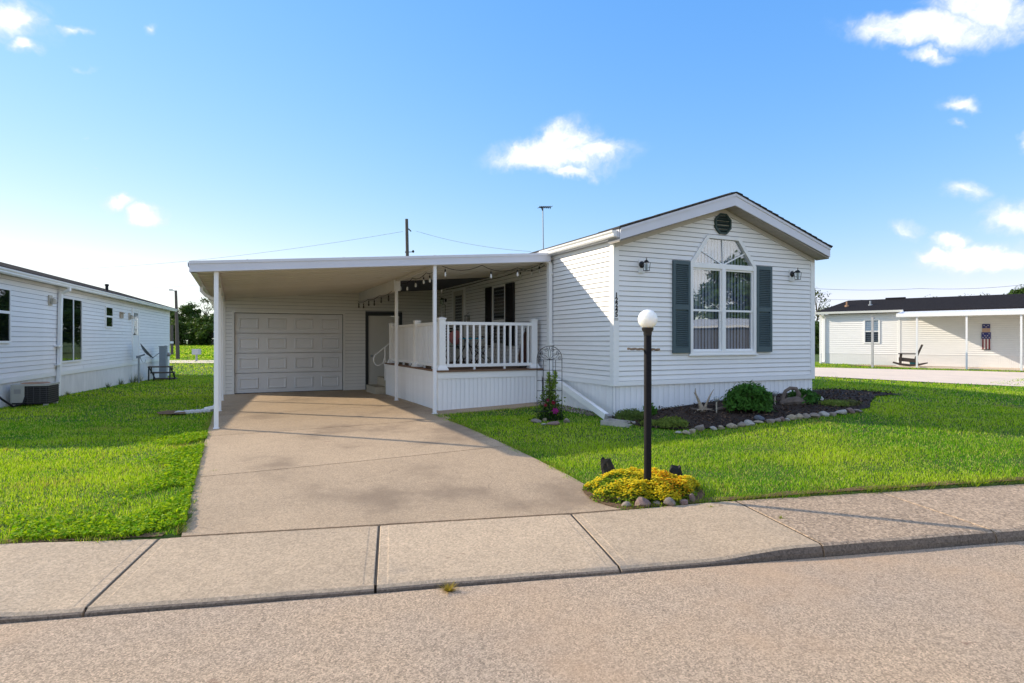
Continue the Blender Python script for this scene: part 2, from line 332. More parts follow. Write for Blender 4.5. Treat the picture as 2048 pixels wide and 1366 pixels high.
AGG = mat_ground('exposed_aggregate', (.46, .335, .225), (.39, .285, .195), .42, s_mid=20, s_fine=58.0, bump=.9, bscale=90)
CURBF = mat_ground('shaded_kerb_face', (.20, .155, .115), (.15, .12, .095), .3, s_fine=80.0)  # kerb front toned dark, its shade painted into the colour
JDARK = mat('joint_dirt', (.035, .028, .022), .95, .3, 30)
ASPH = mat_ground('old_asphalt', (.54, .395, .265), (.47, .36, .262), .42, s_fine=120.0, bump=.9, bscale=150, dark=(.56, .37, .225), dark_thr=.48, dark_scale=.25, stain=(.26, .15, .10), crack=.55)
PAD = mat_ground('concrete_far', (.74, .60, .47), (.69, .56, .44), .06, s_fine=30.0, s_mid=2.0, dark=(.62, .51, .41), dark_thr=.6)
SOIL = mat_ground('soil_lawn', (.055, .095, .016), (.085, .12, .022), .35, s_mid=9, s_fine=40.0, s_big=.5)
DIRT = mat_ground('bare_soil', (.17, .10, .05), (.13, .08, .042), .4, s_fine=60.0)
MULCHM = mat_ground('mulch_base', (.045, .028, .02), (.035, .022, .016), .5, s_fine=70.0, bump=1.0, bscale=60)
GRASSM = mat_attr('grass_blade', .6, .38)
LEAFM = mat_attr('leaf', .5, .3)
FLOWM = mat_attr('petal', .6, .25)
CHIPM = mat_attr('chip', .95, .0)
BARK = mat('bark', (.10, .08, .06), .95, .3, 8.0, bump=.6, stretch=(4, 4, 1))
POLEW = mat('weathered_pole', (.12, .10, .085), .9, .25, 6.0, stretch=(6, 6, .6), bump=.4)
DRIFT = mat('driftwood', (.34, .28, .21), .9, .35, 14.0, bump=.7, bscale=40, stretch=(1, 1, 3))
DRIFTD = mat('driftwood_dark', (.14, .11, .09), .9, .35, 10.0, bump=.7, bscale=40)
LAVA = mat('charred_stump', (.02, .018, .017), .85, .4, 20.0, bump=1.0, bscale=45)
POSTB = mat('lamp_post_paint', (.009, .008, .010), .62, .3, 30.0, col2=(.035, .026, .024), thr=.70, spec=.15)
GLOBE = mat('milk_globe', (.93, .90, .83), .3, .04, 6.0, spec=.5)
_b = GLOBE.node_tree.nodes['Principled BSDF']; _b.inputs['Subsurface Weight'].default_value = 1.0; _b.inputs['Subsurface Radius'].default_value = (.3, .28, .25); _b.inputs['Subsurface Scale'].default_value = .4
GALV = mat('galvanised', (.32, .35, .38), .45, .1, 8.0, metal=.4)
METERG = mat('meter_grey', (.22, .26, .29), .5, .06, 6.0)
ACB = mat('ac_case', (.42, .42, .38), .5, .08, 5.0)
RUST = mat('rust_lid', (.33, .19, .11), .7, .25, 8.0)
BEIGE = mat('beige_plastic', (.52, .47, .38), .5)
STONES = [mat('stone_a', (.25, .205, .17), .9, .25, 14, bump=.5), mat('stone_b', (.36, .295, .21), .9, .25, 14, bump=.5), mat('stone_c', (.22, .145, .125), .85, .25, 14, bump=.5),
          mat('stone_d', (.40, .37, .33), .9, .2, 14, bump=.5), mat('stone_slate', (.10, .11, .13), .8, .2, 14, bump=.5), mat('stone_white', (.62, .61, .58), .85, .15, 14, bump=.4)]
SNAME = ['grey brown', 'tan', 'reddish', 'pale grey', 'slate blue', 'white']
BULB = mat('bulb_glass', (.62, .62, .61), .15, spec=.6)
TEAL = mat('teal_paint', (.01, .16, .19), .5, .1, 8)
TURQ = mat('turquoise_cloth', (.03, .33, .45), .8)
PINK = mat('pink_cloth', (.5, .17, .16), .8)
BROWNC = mat('brown_cloth', (.10, .045, .032), .8, .2, 10)

def srgb(*c): return tuple(((x / 255) / 12.92 if x / 255 < .04045 else ((x / 255 + .055) / 1.055) ** 2.4) for x in c)

# ------------------------------------------------------------------ setting: ground, road, sidewalk, driveway
def in_poly(X, Y, poly):
    ins = np.zeros(X.shape, bool); j = len(poly) - 1
    for i in range(len(poly)):
        xi, yi = poly[i]; xj, yj = poly[j]
        c = ((yi > Y) != (yj > Y)) & (X < (xj - xi) * (Y - yi) / ((yj - yi) + 1e-12) + xi); ins ^= c; j = i
    return ins
ss = np.concatenate([np.linspace(-320, -40, 15)[:-1], np.linspace(-40, -14, 14)[:-1], np.arange(-14, 14, .3), np.linspace(14, 40, 27), np.linspace(40, 320, 15)[1:]])
nn = np.concatenate([[-320, -60, -20, -9.0, -5.05, -5.0, 3.9, 5.0], np.arange(5.06, 16, .3), np.linspace(16, 40, 25), np.linspace(40, 330, 20)[1:]])
SSg, NNg = np.meshgrid(ss, nn); Xg = SSg * CS - NNg * SS; Yg = SSg * SS + NNg * CS
Zg = gzv(Xg, Yg)
_u = (Xg - HO[0]) * CA + (Yg - HO[1]) * SA; _v = -(Xg - HO[0]) * SA + (Yg - HO[1]) * CA
Zg = Zg - .12 * ((_u > -6.05) & (_u < -2.62) & (_v < 9)) - .06 * ((_u >= -2.62) & (_u < -.1) & (_v > 2.1) & (_v < 9))
Zg = np.where(NNg < 5.03, np.where(NNg < -5.02, .1, -.25), Zg)
nr, nc = Xg.shape; idx = np.arange(nr * nc).reshape(nr, nc)
Fg = np.stack([idx[:-1, :-1], idx[:-1, 1:], idx[1:, 1:], idx[1:, :-1]], -1).reshape(-1, 4)
tag(link('ground', np_mesh('ground', np.stack([Xg, Yg, Zg], -1).reshape(-1, 3), Fg, SOIL, smooth=True)), kind='structure')
# road
b = MB(); rows = [(-5.0, -.02), (-4.2, .0), (-.6, .06), (3.0, .01), (3.885, -.004)]
sv = [-200, -60, -20, -8, -4, 0, 4, 8, 20, 60, 200]
for n_, z_ in rows:
    for s_ in sv: x, y = S(s_, n_); b.v.append((x, y, z_))
k = len(sv); b.f = [(i * k + j, i * k + j + 1, (i + 1) * k + j + 1, (i + 1) * k + j) for i in range(len(rows) - 1) for j in range(k - 1)]
tag(b.build('road', ASPH, smooth=True), kind='structure')
# sidewalk slabs with integrated kerb
def sm(x, a, b_): t = min(1, max(0, (x - a) / (b_ - a))); return t * t * (3 - 2 * t)
def curb_h(s): return .034 + .052 * sm(s, 2.15, 3.0) + .05 * sm(-s, 2.0, 2.75)
def back_h(s): return .072 + .035 * sm(s, 1.5, 3.2) + .03 * sm(-s, 1.7, 2.9)
walk = tag(link('sidewalk', None, None, (*S(0, 4.5), 0)), kind='structure')
joints = [-12.7, -11.1, -9.5, -7.9, -6.3, -4.95, -3.36, -1.76, -.105, 1.54, 3.13, 4.69, 6.28, 7.9, 9.5, 11.1, 12.7]
wx0, wy0 = S(0, 4.5)
for i in range(len(joints) - 1):
    s0, s1 = joints[i] + .009, joints[i + 1] - .009
    smooth_slab = i < 10
    cols = [s0, s0 + .005, s0 + .062, s0 + .072] + list(np.linspace(s0 + .072, s1 - .072, 11)[1:-1]) + [s1 - .072, s1 - .062, s1 - .005, s1]
    b = MB(); np_ = 0
    for s_ in cols:
        hc, hb = curb_h(s_), back_h(s_); dz = -.0022 if (s_ < s0 + .065 or s_ > s1 - .065) and smooth_slab else 0
        if s_ in (s0, s1): dz -= .003
        wob = .004 * math.sin(s_ * 3.1) + .003 * math.sin(s_ * 7.7)
        prof = [(N0 + .0 + wob, -.12), (N0 + .012 + wob, hc * .35), (N0 + .03 + wob, hc - .016), (N0 + .055 + wob, hc - .003), (N0 + .09, hc + dz), (N0 + .35, hc + (hb - hc) * .3 + dz), (N0 + .8, hc + (hb - hc) * .72 + dz), (N1 - .03, hb + dz), (N1 - .012, hb - .012), (N1 - .010, -.12)]
        for n_, z_ in prof:
            x, y = S(s_, n_); b.v.append((x - wx0, y - wy0, z_))
        np_ = len(prof)
    b.f = [(c * np_ + r, (c + 1) * np_ + r, (c + 1) * np_ + r + 1, c * np_ + r + 1) for c in range(len(cols) - 1) for r in range(np_ - 1)]
    b.f += [tuple(range(np_ - 1, -1, -1)), tuple((len(cols) - 1) * np_ + r for r in range(np_))]
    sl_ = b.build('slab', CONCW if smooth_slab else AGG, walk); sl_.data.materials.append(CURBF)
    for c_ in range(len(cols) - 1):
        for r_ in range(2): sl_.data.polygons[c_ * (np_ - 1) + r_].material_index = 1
# dirt packed into the joints
for j_ in joints[1:-1]:
    b = MB(); q_ = lambda ds, n_, z_: (S(j_ + ds, n_)[0] - wx0, S(j_ + ds, n_)[1] - wy0, z_)
    b.hexa([q_(-.012, N0 + .06, -.1), q_(.012, N0 + .06, -.1), q_(.012, N1 - .02, -.1), q_(-.012, N1 - .02, -.1), q_(-.012, N0 + .06, curb_h(j_) - .007), q_(.012, N0 + .06, curb_h(j_) - .007), q_(.012, N1 - .02, back_h(j_) - .005), q_(-.012, N1 - .02, back_h(j_) - .005)])
    b.build('joint_fill', JDARK, walk)
# driveway slabs (house frame)
DU0, DU1 = -6.15, -2.52
drive = tag(link('driveway', None, None, (*H(-4.3, 2), 0)), kind='structure')
dx0, dy0 = H(-4.3, 2)
def street_v(u):   # v where the driveway meets the back of the sidewalk
    v = -5.0
    for _ in range(20):
        x, y = H(u, v); n_ = -x * SS + y * CS; v += (N1 + .016 - n_) * .95
    return v
def drive_slab(u0, u1, v0, v1, nu=9, nv=9, follow=False, lift=.016):
    b = MB(); g = []
    for i in range(nu):
        for j in range(nv):
            u = u0 + (u1 - u0) * i / (nu - 1); va = street_v(u) if follow else v0
            v = va + (v1 - va) * j / (nv - 1); x, y = H(u, v); g.append((x, y))
    ga = np.array(g); z = gzv(ga[:, 0], ga[:, 1]) + lift
    if follow:
        for i in range(nu):
            for j in range(nv):
                x, y = ga[i * nv + j]; n_ = -x * SS + y * CS; s_ = x * CS + y * SS; w_ = sm(n_, N1, N1 + 1.1); z[i * nv + j] = z[i * nv + j] * w_ + (back_h(s_) - .002) * (1 - w_)
    b.v = [(x - dx0, y - dy0, zz) for (x, y), zz in zip(g, z)] ; m = len(b.v)
    b.v += [(x, y, zz - .1) for x, y, zz in b.v]
    q = lambda i, j: i * nv + j
    b.f = [(q(i, j), q(i + 1, j), q(i + 1, j + 1), q(i, j + 1)) for i in range(nu - 1) for j in range(nv - 1)]
    ring = [q(i, 0) for i in range(nu)] + [q(nu - 1, j) for j in range(1, nv)] + [q(i, nv - 1) for i in range(nu - 2, -1, -1)] + [q(0, j) for j in range(nv - 2, 0, -1)]
    b.f += [(ring[(a + 1) % len(ring)], ring[a], ring[a] + m, ring[(a + 1) % len(ring)] + m) for a in range(len(ring))]
    return b.build('slab', CONC, drive)
J = .010
drive_slab(DU0, DU1, 0, -1.25 - J, follow=True)
for a, b_ in ((-1.25, 1.35), (1.35, 3.95), (3.95, 6.6), (6.6, 9.16)):
    drive_slab(DU0, DU1 if b_ < 3 else -2.40, a + J, b_ - J)
for a, b_ in ((1.98, 3.6), (3.6, 6.4), (6.4, 9.16)):
    drive_slab((-2.52 if a < 2 else -2.40) + J * 2, .03, a + J, b_ - J, 7, 7)
# concrete pad and street arm of the neighbouring lot
padp = [(5.9, 27.8), (9.3, 19.0), (12.2, 16.4), (17.5, 13.3), (26, 9.9), (34, 8.6), (37, 15), (25.5, 23.5), (20.6, 27.4), (15.5, 29.0)]
def sheet(name, poly, lift, m, step=.7, kind='structure'):
    xs = [p[0] for p in poly]; ys = [p[1] for p in poly]; bm = bmesh.new()
    vs = [bm.verts.new((x, y, 0)) for x, y in poly]; f = bm.faces.new(vs)
    if f.normal.z < 0: f.normal_flip()
    bm.normal_update()
    for ax, (lo, hi) in enumerate(((min(xs), max(xs)), (min(ys), max(ys)))):
        c = lo + step
        while c < hi:
            co = [0, 0, 0]; co[ax] = c; no = [0, 0, 0]; no[ax] = 1
            bmesh.ops.bisect_plane(bm, geom=bm.verts[:] + bm.edges[:] + bm.faces[:], plane_co=co, plane_no=no); c += step
    X = np.array([v.co.x for v in bm.verts]); Y = np.array([v.co.y for v in bm.verts]); Z = gzv(X, Y) + lift
    for v, z in zip(bm.verts, Z): v.co.z = z
    me = bpy.data.meshes.new(name); bm.to_mesh(me); bm.free(); me.materials.append(m)
    if me.polygons and me.polygons[0].normal.z < 0: me.flip_normals()
    return tag(link(name, me), kind=kind)
sheet('concrete_lot', padp, .02, PAD)
island = [tuple(PG(p[0], p[1])[:2]) for p in ((1978, 767), (2010, 762), (2060, 756), (2110, 758), (2110, 772), (2048, 773), (2005, 771))]
bedp = [(1.62, 9.92), (1.62, 9.45), (1.9, 9.0), (2.35, 8.62), (2.9, 8.62), (3.52, 8.86), (4.5, 9.2), (5.4, 9.5), (5.95, 9.95), (6.35, 10.6), (6.9, 11.35), (7.75, 11.85), (7.5, 12.4), (6.9, 12.7), (6.15, 12.25)]
sheet('mulch_bed', bedp, .025, MULCHM, .35)
sheet('far_path', [tuple(PG(p[0], p[1])[:2]) for p in ((300, 727), (300, 721), (445, 721), (445, 727))], .03, PAD, 3.0)

for s0_, s1_ in ((-12.6, -1.75), (2.2, 12.6)):
    e_ = [S(s0_ + (s1_ - s0_) * i / 40, N1 + .002) for i in range(41)] + [S(s1_ + (s0_ - s1_) * i / 40, N1 + .085 + .03 * math.sin(i * 1.9)) for i in range(41)]
    sheet('soil_lip', e_, .012, DIRT, .5)
# ------------------------------------------------------------------ grass (blades) over the lawns
Lo = (-11.25, 13.16); Ld = (-.3276, .9448)
def lawn_mask(X, Y):
    u = (X - HO[0]) * CA + (Y - HO[1]) * SA; v = -(X - HO[0]) * SA + (Y - HO[1]) * CA
    n_ = -X * SS + Y * CS
    wob = .035 * np.sin(v * 5.1) + .03 * np.sin(v * 13.7 + 1) + .02 * np.sin(v * 31)
    wob2 = .035 + .035 * np.sin(X * 6.3) + .03 * np.sin(X * 15.1 + 2) + .02 * np.sin(X * 37)
    ok = n_ > N1 - .015 + wob2
    ok &= ~((u > DU0 - .02 + wob) & (u < DU1 - .02 + wob * 1.3) & (v < 9.3))
    ok &= ~((u > DU0) & (u < .05) & (v > 1.93 + wob * .5) & (v < 9.3))
    ok &= ~((u > -6.1) & (u < 0) & (v > 9.2) & (v < 16))
    ok &= ~((u > -.02) & (u < 4.82) & (v > 0) & (v < 18))
    ok &= ~in_poly(X, Y, bedp)
    pad = in_poly(X, Y, padp) & ~in_poly(X, Y, island); ok &= ~pad
    lx = (X - Lo[0]) * Ld[0] + (Y - Lo[1]) * Ld[1]; ly = -(X - Lo[0]) * Ld[1] + (Y - Lo[1]) * Ld[0]   # ly>0: inside home
    ok &= ~((ly > -.03) & (ly < 4.6) & (lx < 17.45))
    ok &= ~(((X - 1.27) / .60) ** 2 + ((Y - 5.86) / .47) ** 2 < 1)
    rx = (X - 18.5) * .741 - (Y - 36) * .671; ry = (X - 18.5) * .671 + (Y - 36) * .741
    ok &= ~((rx > -.1) & (ry > -.05) & (ry < 5)); ok &= ~((rx > 3.9) & (ry > -1.7) & (ry < 0))
    return ok
def fbm(X, Y, s, seed):
    rr = np.random.RandomState(seed); o = np.zeros_like(X)
    for i in range(9):
        a = rr.uniform(0, 6.28); f = s * rr.uniform(.6, 2.4); o += np.sin((X * math.cos(a) + Y * math.sin(a)) * f + rr.uniform(0, 6.28))
    return o / 3.0
def blades(x0, x1, y0, y1, dens, hgt, wid, seed, cull=True):
    rr = np.random.RandomState(seed); n = int((x1 - x0) * (y1 - y0) * dens); X = rr.uniform(x0, x1, n); Y = rr.uniform(y0, y1, n)
    ok = lawn_mask(X, Y)
    if cull: ok &= (np.abs(X) < Y * .90 + .9)
    X, Y = X[ok], Y[ok]; n = len(X); Z = gzv(X, Y)
    patch = fbm(X, Y, 1.1, 3); fine = fbm(X, Y, 5.0, 5)
    h = hgt * .66 * (1 + .22 * fine) * rr.uniform(.55, 1.35, n); w = wid * rr.uniform(.7, 1.3, n)
    a = rr.uniform(0, 6.283, n); lean = rr.uniform(.1, .95, n); b2 = a + rr.uniform(-1.2, 1.2, n)
    dx, dy = np.cos(a) * w * .5, np.sin(a) * w * .5
    lx, ly = -np.sin(b2) * h * lean, np.cos(b2) * h * lean
    V = np.empty((n, 3, 3)); V[:, 0] = np.stack([X - dx, Y - dy, Z - .004], -1); V[:, 1] = np.stack([X + dx, Y + dy, Z - .004], -1); V[:, 2] = np.stack([X + lx, Y + ly, Z + h * np.sqrt(np.maximum(.2, 1 - lean ** 2 * .75))], -1)
    F = np.arange(n * 3).reshape(n, 3)
    g1 = np.array((.10, .32, .006)); g2 = np.array((.44, .60, .02)); dry = np.array((.42, .34, .12))
    t = np.clip(.42 + .34 * patch + .22 * fine + rr.normal(0, .30, n), 0, 1)[:, None]
    c = g1 * (1 - t) + g2 * t; k3 = rr.uniform(0, 1, n)[:, None]
    c = np.where(k3 < .15, np.array((.04, .13, .006)), np.where(k3 > .83, np.array((.58, .64, .15)), c))   # a share of dark and of pale blades among the rest
    d = (rr.uniform(0, 1, n) < .05 + .35 * np.clip(fbm(X, Y, 2.2, 17) - 1.15, 0, 1))[:, None]; c = np.where(d, dry, c)
    c = np.repeat(c, 3, axis=0).reshape(n, 3, 3); c[:, 2] *= 1.15
    return V.reshape(-1, 3), F, c.reshape(-1, 3)
parts = [blades(-6.8, -2.2, 4.0, 7.2, 6500, .050, .0072, 1), blades(-.9, 8.0, 5.0, 8.0, 5800, .048, .0072, 2), blades(-10.5, -3.6, 7.2, 10.5, 3500, .050, .010, 3), blades(-2.4, 10.5, 8.0, 10.5, 3200, .048, .010, 4),
         blades(-15, -3.8, 10.5, 16, 1200, .055, .014, 5), blades(-2.0, 16, 10.5, 16, 900, .055, .014, 6), blades(-24, -5, 16, 30, 330, .065, .026, 7), blades(6, 30, 16, 38, 150, .065, .03, 8), blades(-40, -8, 30, 56, 60, .09, .06, 9)]
def fringe(pts_fn, L, n, seed, out, hgt=.075):
    """longer blades that droop over the paving along an edge; pts_fn(t) -> x, y; out: direction over the edge"""
    rr = np.random.RandomState(seed); t = rr.uniform(0, L, n); X, Y = pts_fn(t); cl = fbm(t * 2.3, t * 1.1, 3.0, seed) > rr.uniform(-1.3, .9, n); X, Y = X[cl], Y[cl]; n = len(X)
    j = rr.normal(.012, .034, n); X = X + out[0] * (j - .03); Y = Y + out[1] * (j - .03); Z = gzv(X, Y)
    h = hgt * rr.uniform(.35, 1.3, n); a = math.atan2(out[1], out[0]) + rr.normal(0, .9, n); lean = rr.uniform(.3, 1.15, n); w = .0075 * rr.uniform(.7, 1.4, n)
    dx, dy = -np.sin(a) * w * .5, np.cos(a) * w * .5; V = np.empty((n, 3, 3)); V[:, 0] = np.stack([X - dx, Y - dy, Z - .01], -1); V[:, 1] = np.stack([X + dx, Y + dy, Z - .01], -1); V[:, 2] = np.stack([X + np.cos(a) * h * lean, Y + np.sin(a) * h * lean, Z + h * np.maximum(.18, 1 - lean * .75)], -1)
    c = np.where(rr.uniform(0, 1, (n, 1)) < .2, np.array((.36, .28, .11)), np.array((.10, .22, .02)) + rr.uniform(0, 1, (n, 1)) * np.array((.2, .17, .03)))
    return V.reshape(-1, 3), np.arange(n * 3).reshape(n, 3), np.repeat(c, 3, 0)
SD_ = (SS, -CS)
parts += [fringe(lambda t: (( -9.2 + t) * CS - (N1 + .02) * SS, (-9.2 + t) * SS + (N1 + .02) * CS), 7.2, 9000, 51, SD_), fringe(lambda t: ((2.05 + t) * CS - (N1 + .02) * SS, (2.05 + t) * SS + (N1 + .02) * CS), 8.0, 9500, 52, SD_),
          fringe(lambda t: H(DU0 - .02, -3.0 + t), 9.0, 9000, 53, (CA, SA)), fringe(lambda t: H(DU1 + .02, -3.6 + t), 5.6, 5500, 54, (-CA, -SA)), fringe(lambda t: H(-2.5 + t, 1.90), 2.4, 1800, 55, (-SA, CA)),
          blades(-75, -24, 52, 112, 26, .16, .17, 10)]
off = 0; Vs, Fs, Cs = [], [], []
for V_, F_, C_ in parts: Vs.append(V_); Fs.append(F_ + off); Cs.append(C_); off += len(V_)
tag(link('grass', np_mesh('grass', np.concatenate(Vs), np.concatenate(Fs), GRASSM, np.concatenate(Cs))), 'short mown green lawn grass around the homes', 'grass', kind='stuff')

# broad-leafed clover and weeds thickening the lawn along the driveway and the walk
rc_ = np.random.RandomState(77); n_ = 15000
uu = DU0 + .01 - np.abs(rc_.normal(0, .30, n_)); vv = rc_.uniform(-3.4, 2.2, n_); XA = HO[0] + CA * uu - SA * vv; YA = HO[1] + SA * uu + CA * vv
sa_ = rc_.uniform(-7.5, -1.9, n_); na_ = N1 + .03 + np.abs(rc_.normal(0, .32, n_)); XB = sa_ * CS - na_ * SS; YB = sa_ * SS + na_ * CS
Xc = np.concatenate([XA, XB]); Yc = np.concatenate([YA, YB]); kc = ((-Xc * SS + Yc * CS) > N1 + .0) & (fbm(Xc, Yc, 3.0, 61) > -.2); Xc, Yc = Xc[kc], Yc[kc]; n_ = len(Xc)
Pc = np.stack([Xc, Yc, gzv(Xc, Yc) + rc_.uniform(.015, .055, n_)], -1); tc_ = rc_.normal(size=(n_, 3)) * (1, 1, .4); tc_ /= np.linalg.norm(tc_, axis=1, keepdims=True); wc_ = np.cross(tc_, rc_.normal(size=(n_, 3)) * .5 + (0, 0, 1.2)); wc_ /= np.linalg.norm(wc_, axis=1, keepdims=True)
sc_ = (.017 * rc_.uniform(.6, 1.4, n_))[:, None]; Vc = np.stack([Pc - tc_ * sc_ * .8, Pc + wc_ * sc_ * .65, Pc + tc_ * sc_ * .8, Pc - wc_ * sc_ * .65], 1).reshape(-1, 3)
kk = rc_.uniform(0, 1, (n_, 1)); cc_ = np.array((.10, .29, .008)) * (1 - kk) + np.array((.44, .56, .02)) * kk
tag(link('clover', np_mesh('clover', Vc, np.arange(n_ * 4).reshape(-1, 4), GRASSM, np.repeat(cc_, 4, 0))), 'bright clover and weeds along the lawn edge by the driveway', 'clover', kind='stuff')

# ------------------------------------------------------------------ siding
_bm = {}; SRND = random.Random(12)
def board_mesh(L, p, m, key='siding_board'):
    k = (round(L, 3), round(p, 4), m.name)
    if k not in _bm:
        _bm[k] = MB().prism_yz([(.010, .007), (-.017, 0), (-.017, .011), (-.004, p - .007), (.010, p - .007)], 0, L).mesh(key, m)
    return _bm[k]
def siding(wall, x0, x1fn, z0, z1, p, m, cuts=(), xa=None):
    """boards as children of WALL (facing its local -y); cuts: functions z -> (xa, xb) or None; x range may depend on height"""
    n = int(math.ceil((z1 - z0) / p - 1e-6)); strips = []
    for i in range(n):
        z = z0 + i * p; zm = z + p * .5; a, b_ = x1fn(zm)
        if b_ - a < .05: continue
        seg = [(a, b_)]
        for cf in cuts:
            c = cf(zm)
            if not c: continue
            new = []
            for (s, e) in seg:
                if c[1] <= s or c[0] >= e: new.append((s, e)); continue
                if c[0] - s > .01: new.append((s, c[0]))
                if e - c[1] > .01: new.append((c[1], e))
            seg = new
        for (s, e) in seg:
            L_ = e - s; cut = [s, e]
            if L_ > 6: cut = [s, s + round(L_ * SRND.uniform(.3, .7), 1), e]
            for q0, q1 in zip(cut[:-1], cut[1:]):
                o_ = link('siding_board', board_mesh(q1 - q0, p, m), wall, (q0, SRND.uniform(-.0012, .0012) - (.0015 if q0 > s else 0), z + SRND.uniform(-.001, .001)), SRND.uniform(-.0012, .0012) / max(1, q1 - q0))
            strips.append((s, e, z, z + p))
    return strips

# ================================================================== MAIN HOME
ZB = .3
home = thing('mobile_home', 'white gabled mobile home with green shutters and a tall arched front window', 'house', (HO[0], HO[1], ZB), A)
HW, HL = 4.79, 16.5; SB, EV = .837, 3.27; PK = EV + (HW / 2) * .325
P0 = (0, 0, -ZB)
def rect_cut(xa, xb, za, zb): return lambda z: (xa, xb) if za < z < zb else None
def arch_cut(z):
    if 1.39 < z < 2.94: return (1.66, 3.14)
    if 2.94 <= z < 3.47: t = (z - 3.0) / .49; t = max(0, t); return (1.66 + .38 * t, 3.14 - .38 * t)
    return None
# gable wall: backing with the window hole, boards
def gable_range(z):
    if z <= EV: return (.085, HW - .085)
    t = (z - EV) / .325; return (.0 + t + .02, HW - t - .02)
gw = link('gable_wall', None, home, P0)
b = MB(); nz = 60
zs_ = [SB + (PK - SB) * i / nz for i in range(nz + 1)]
for i in range(nz):
    z0, z1 = zs_[i], zs_[i + 1]; zm = (z0 + z1) / 2
    a, e = (0.0, HW) if zm <= EV else ((zm - EV) / .325, HW - (zm - EV) / .325)
    c = arch_cut(zm)
    for s_, t_ in ([(a, e)] if not c else [(a, c[0] - .0), (c[1] + .0, e)]): b.box(s_, t_, .012, .10, z0, z1)
b.build('backing', CORE, gw)
siding(gw, 0, gable_range, SB + .07, PK - .12, .0847, VINYL, [arch_cut])
MB().box(.085, HW - .085, -.022, .012, SB - .012, SB + .066).build('starter_strip', TRIM, gw)
# long wall facing the carport (local x runs towards the street)
sw = link('side_wall', None, home, (0, 9.22, -ZB), R(-90))
MB().box(0, 9.22, .012, .10, SB, EV).build('backing', CORE, sw)
siding(sw, 0, lambda z: (.0, 9.22 - .085), SB + .07, EV - .01, .0847, VINYL)
MB().box(0, 9.22 - .085, -.022, .012, SB - .012, SB + .066).build('starter_strip', TRIM, sw)
# plain rear shell of the home
MB().box(.1, HW - .02, .5, HL, .2, EV).box(.1, HW - .02, .102, .5, .2, 1.2).build('rear_shell', VINYL, home, P0)
def corner_post(u0, u1):
    b = MB(); b.box(u0, u1, -.024, .06, SB - .012, EV + .02); return b
b = MB(); b.box(-.024, .085, -.024, .012, SB - .014, EV); b.box(-.024, .012, .012, .085, SB - .014, EV); b.build('corner_trim', TRIM, home, P0)
b = MB(); b.box(HW - .085, HW + .024, -.024, .012, SB - .014, EV); b.box(HW - .012, HW + .024, .012, .085, SB - .014, EV); b.build('corner_trim', TRIM, home, P0)
# skirting boards
skm = {}
def skirt(parent, L, z0f, z1, pitch, m, loc, rz=0, name='skirt'):
    root = link(name, None, parent, loc, rz); n = int(round(L / pitch)); w = L / n
    MB().box(0, L, .010, .03, z0f - .02, z1).build('backing', SKBACK, root)
    key = (round(w, 3), round(z0f, 2), round(z1, 2), m.name)
    if key not in skm: skm[key] = MB().prism_xy([(.001, .010), (.001, .001), (.006, -.003), (w - .009, -.003), (w - .004, .001), (w - .001, .010)], z0f, z1).mesh('skirt_board', m)
    for i in range(n): link('skirt_board', skm[key], root, (i * w, 0, 0))
    return root
skirt(home, HW, .18, SB - .016, .118, SKIRT, (0, .016, -ZB), name='front_skirt')
skirt(home, 2.6, .15, SB - .016, .118, SKIRT, (.016, 2.6, -ZB), R(-90), name='side_skirt')
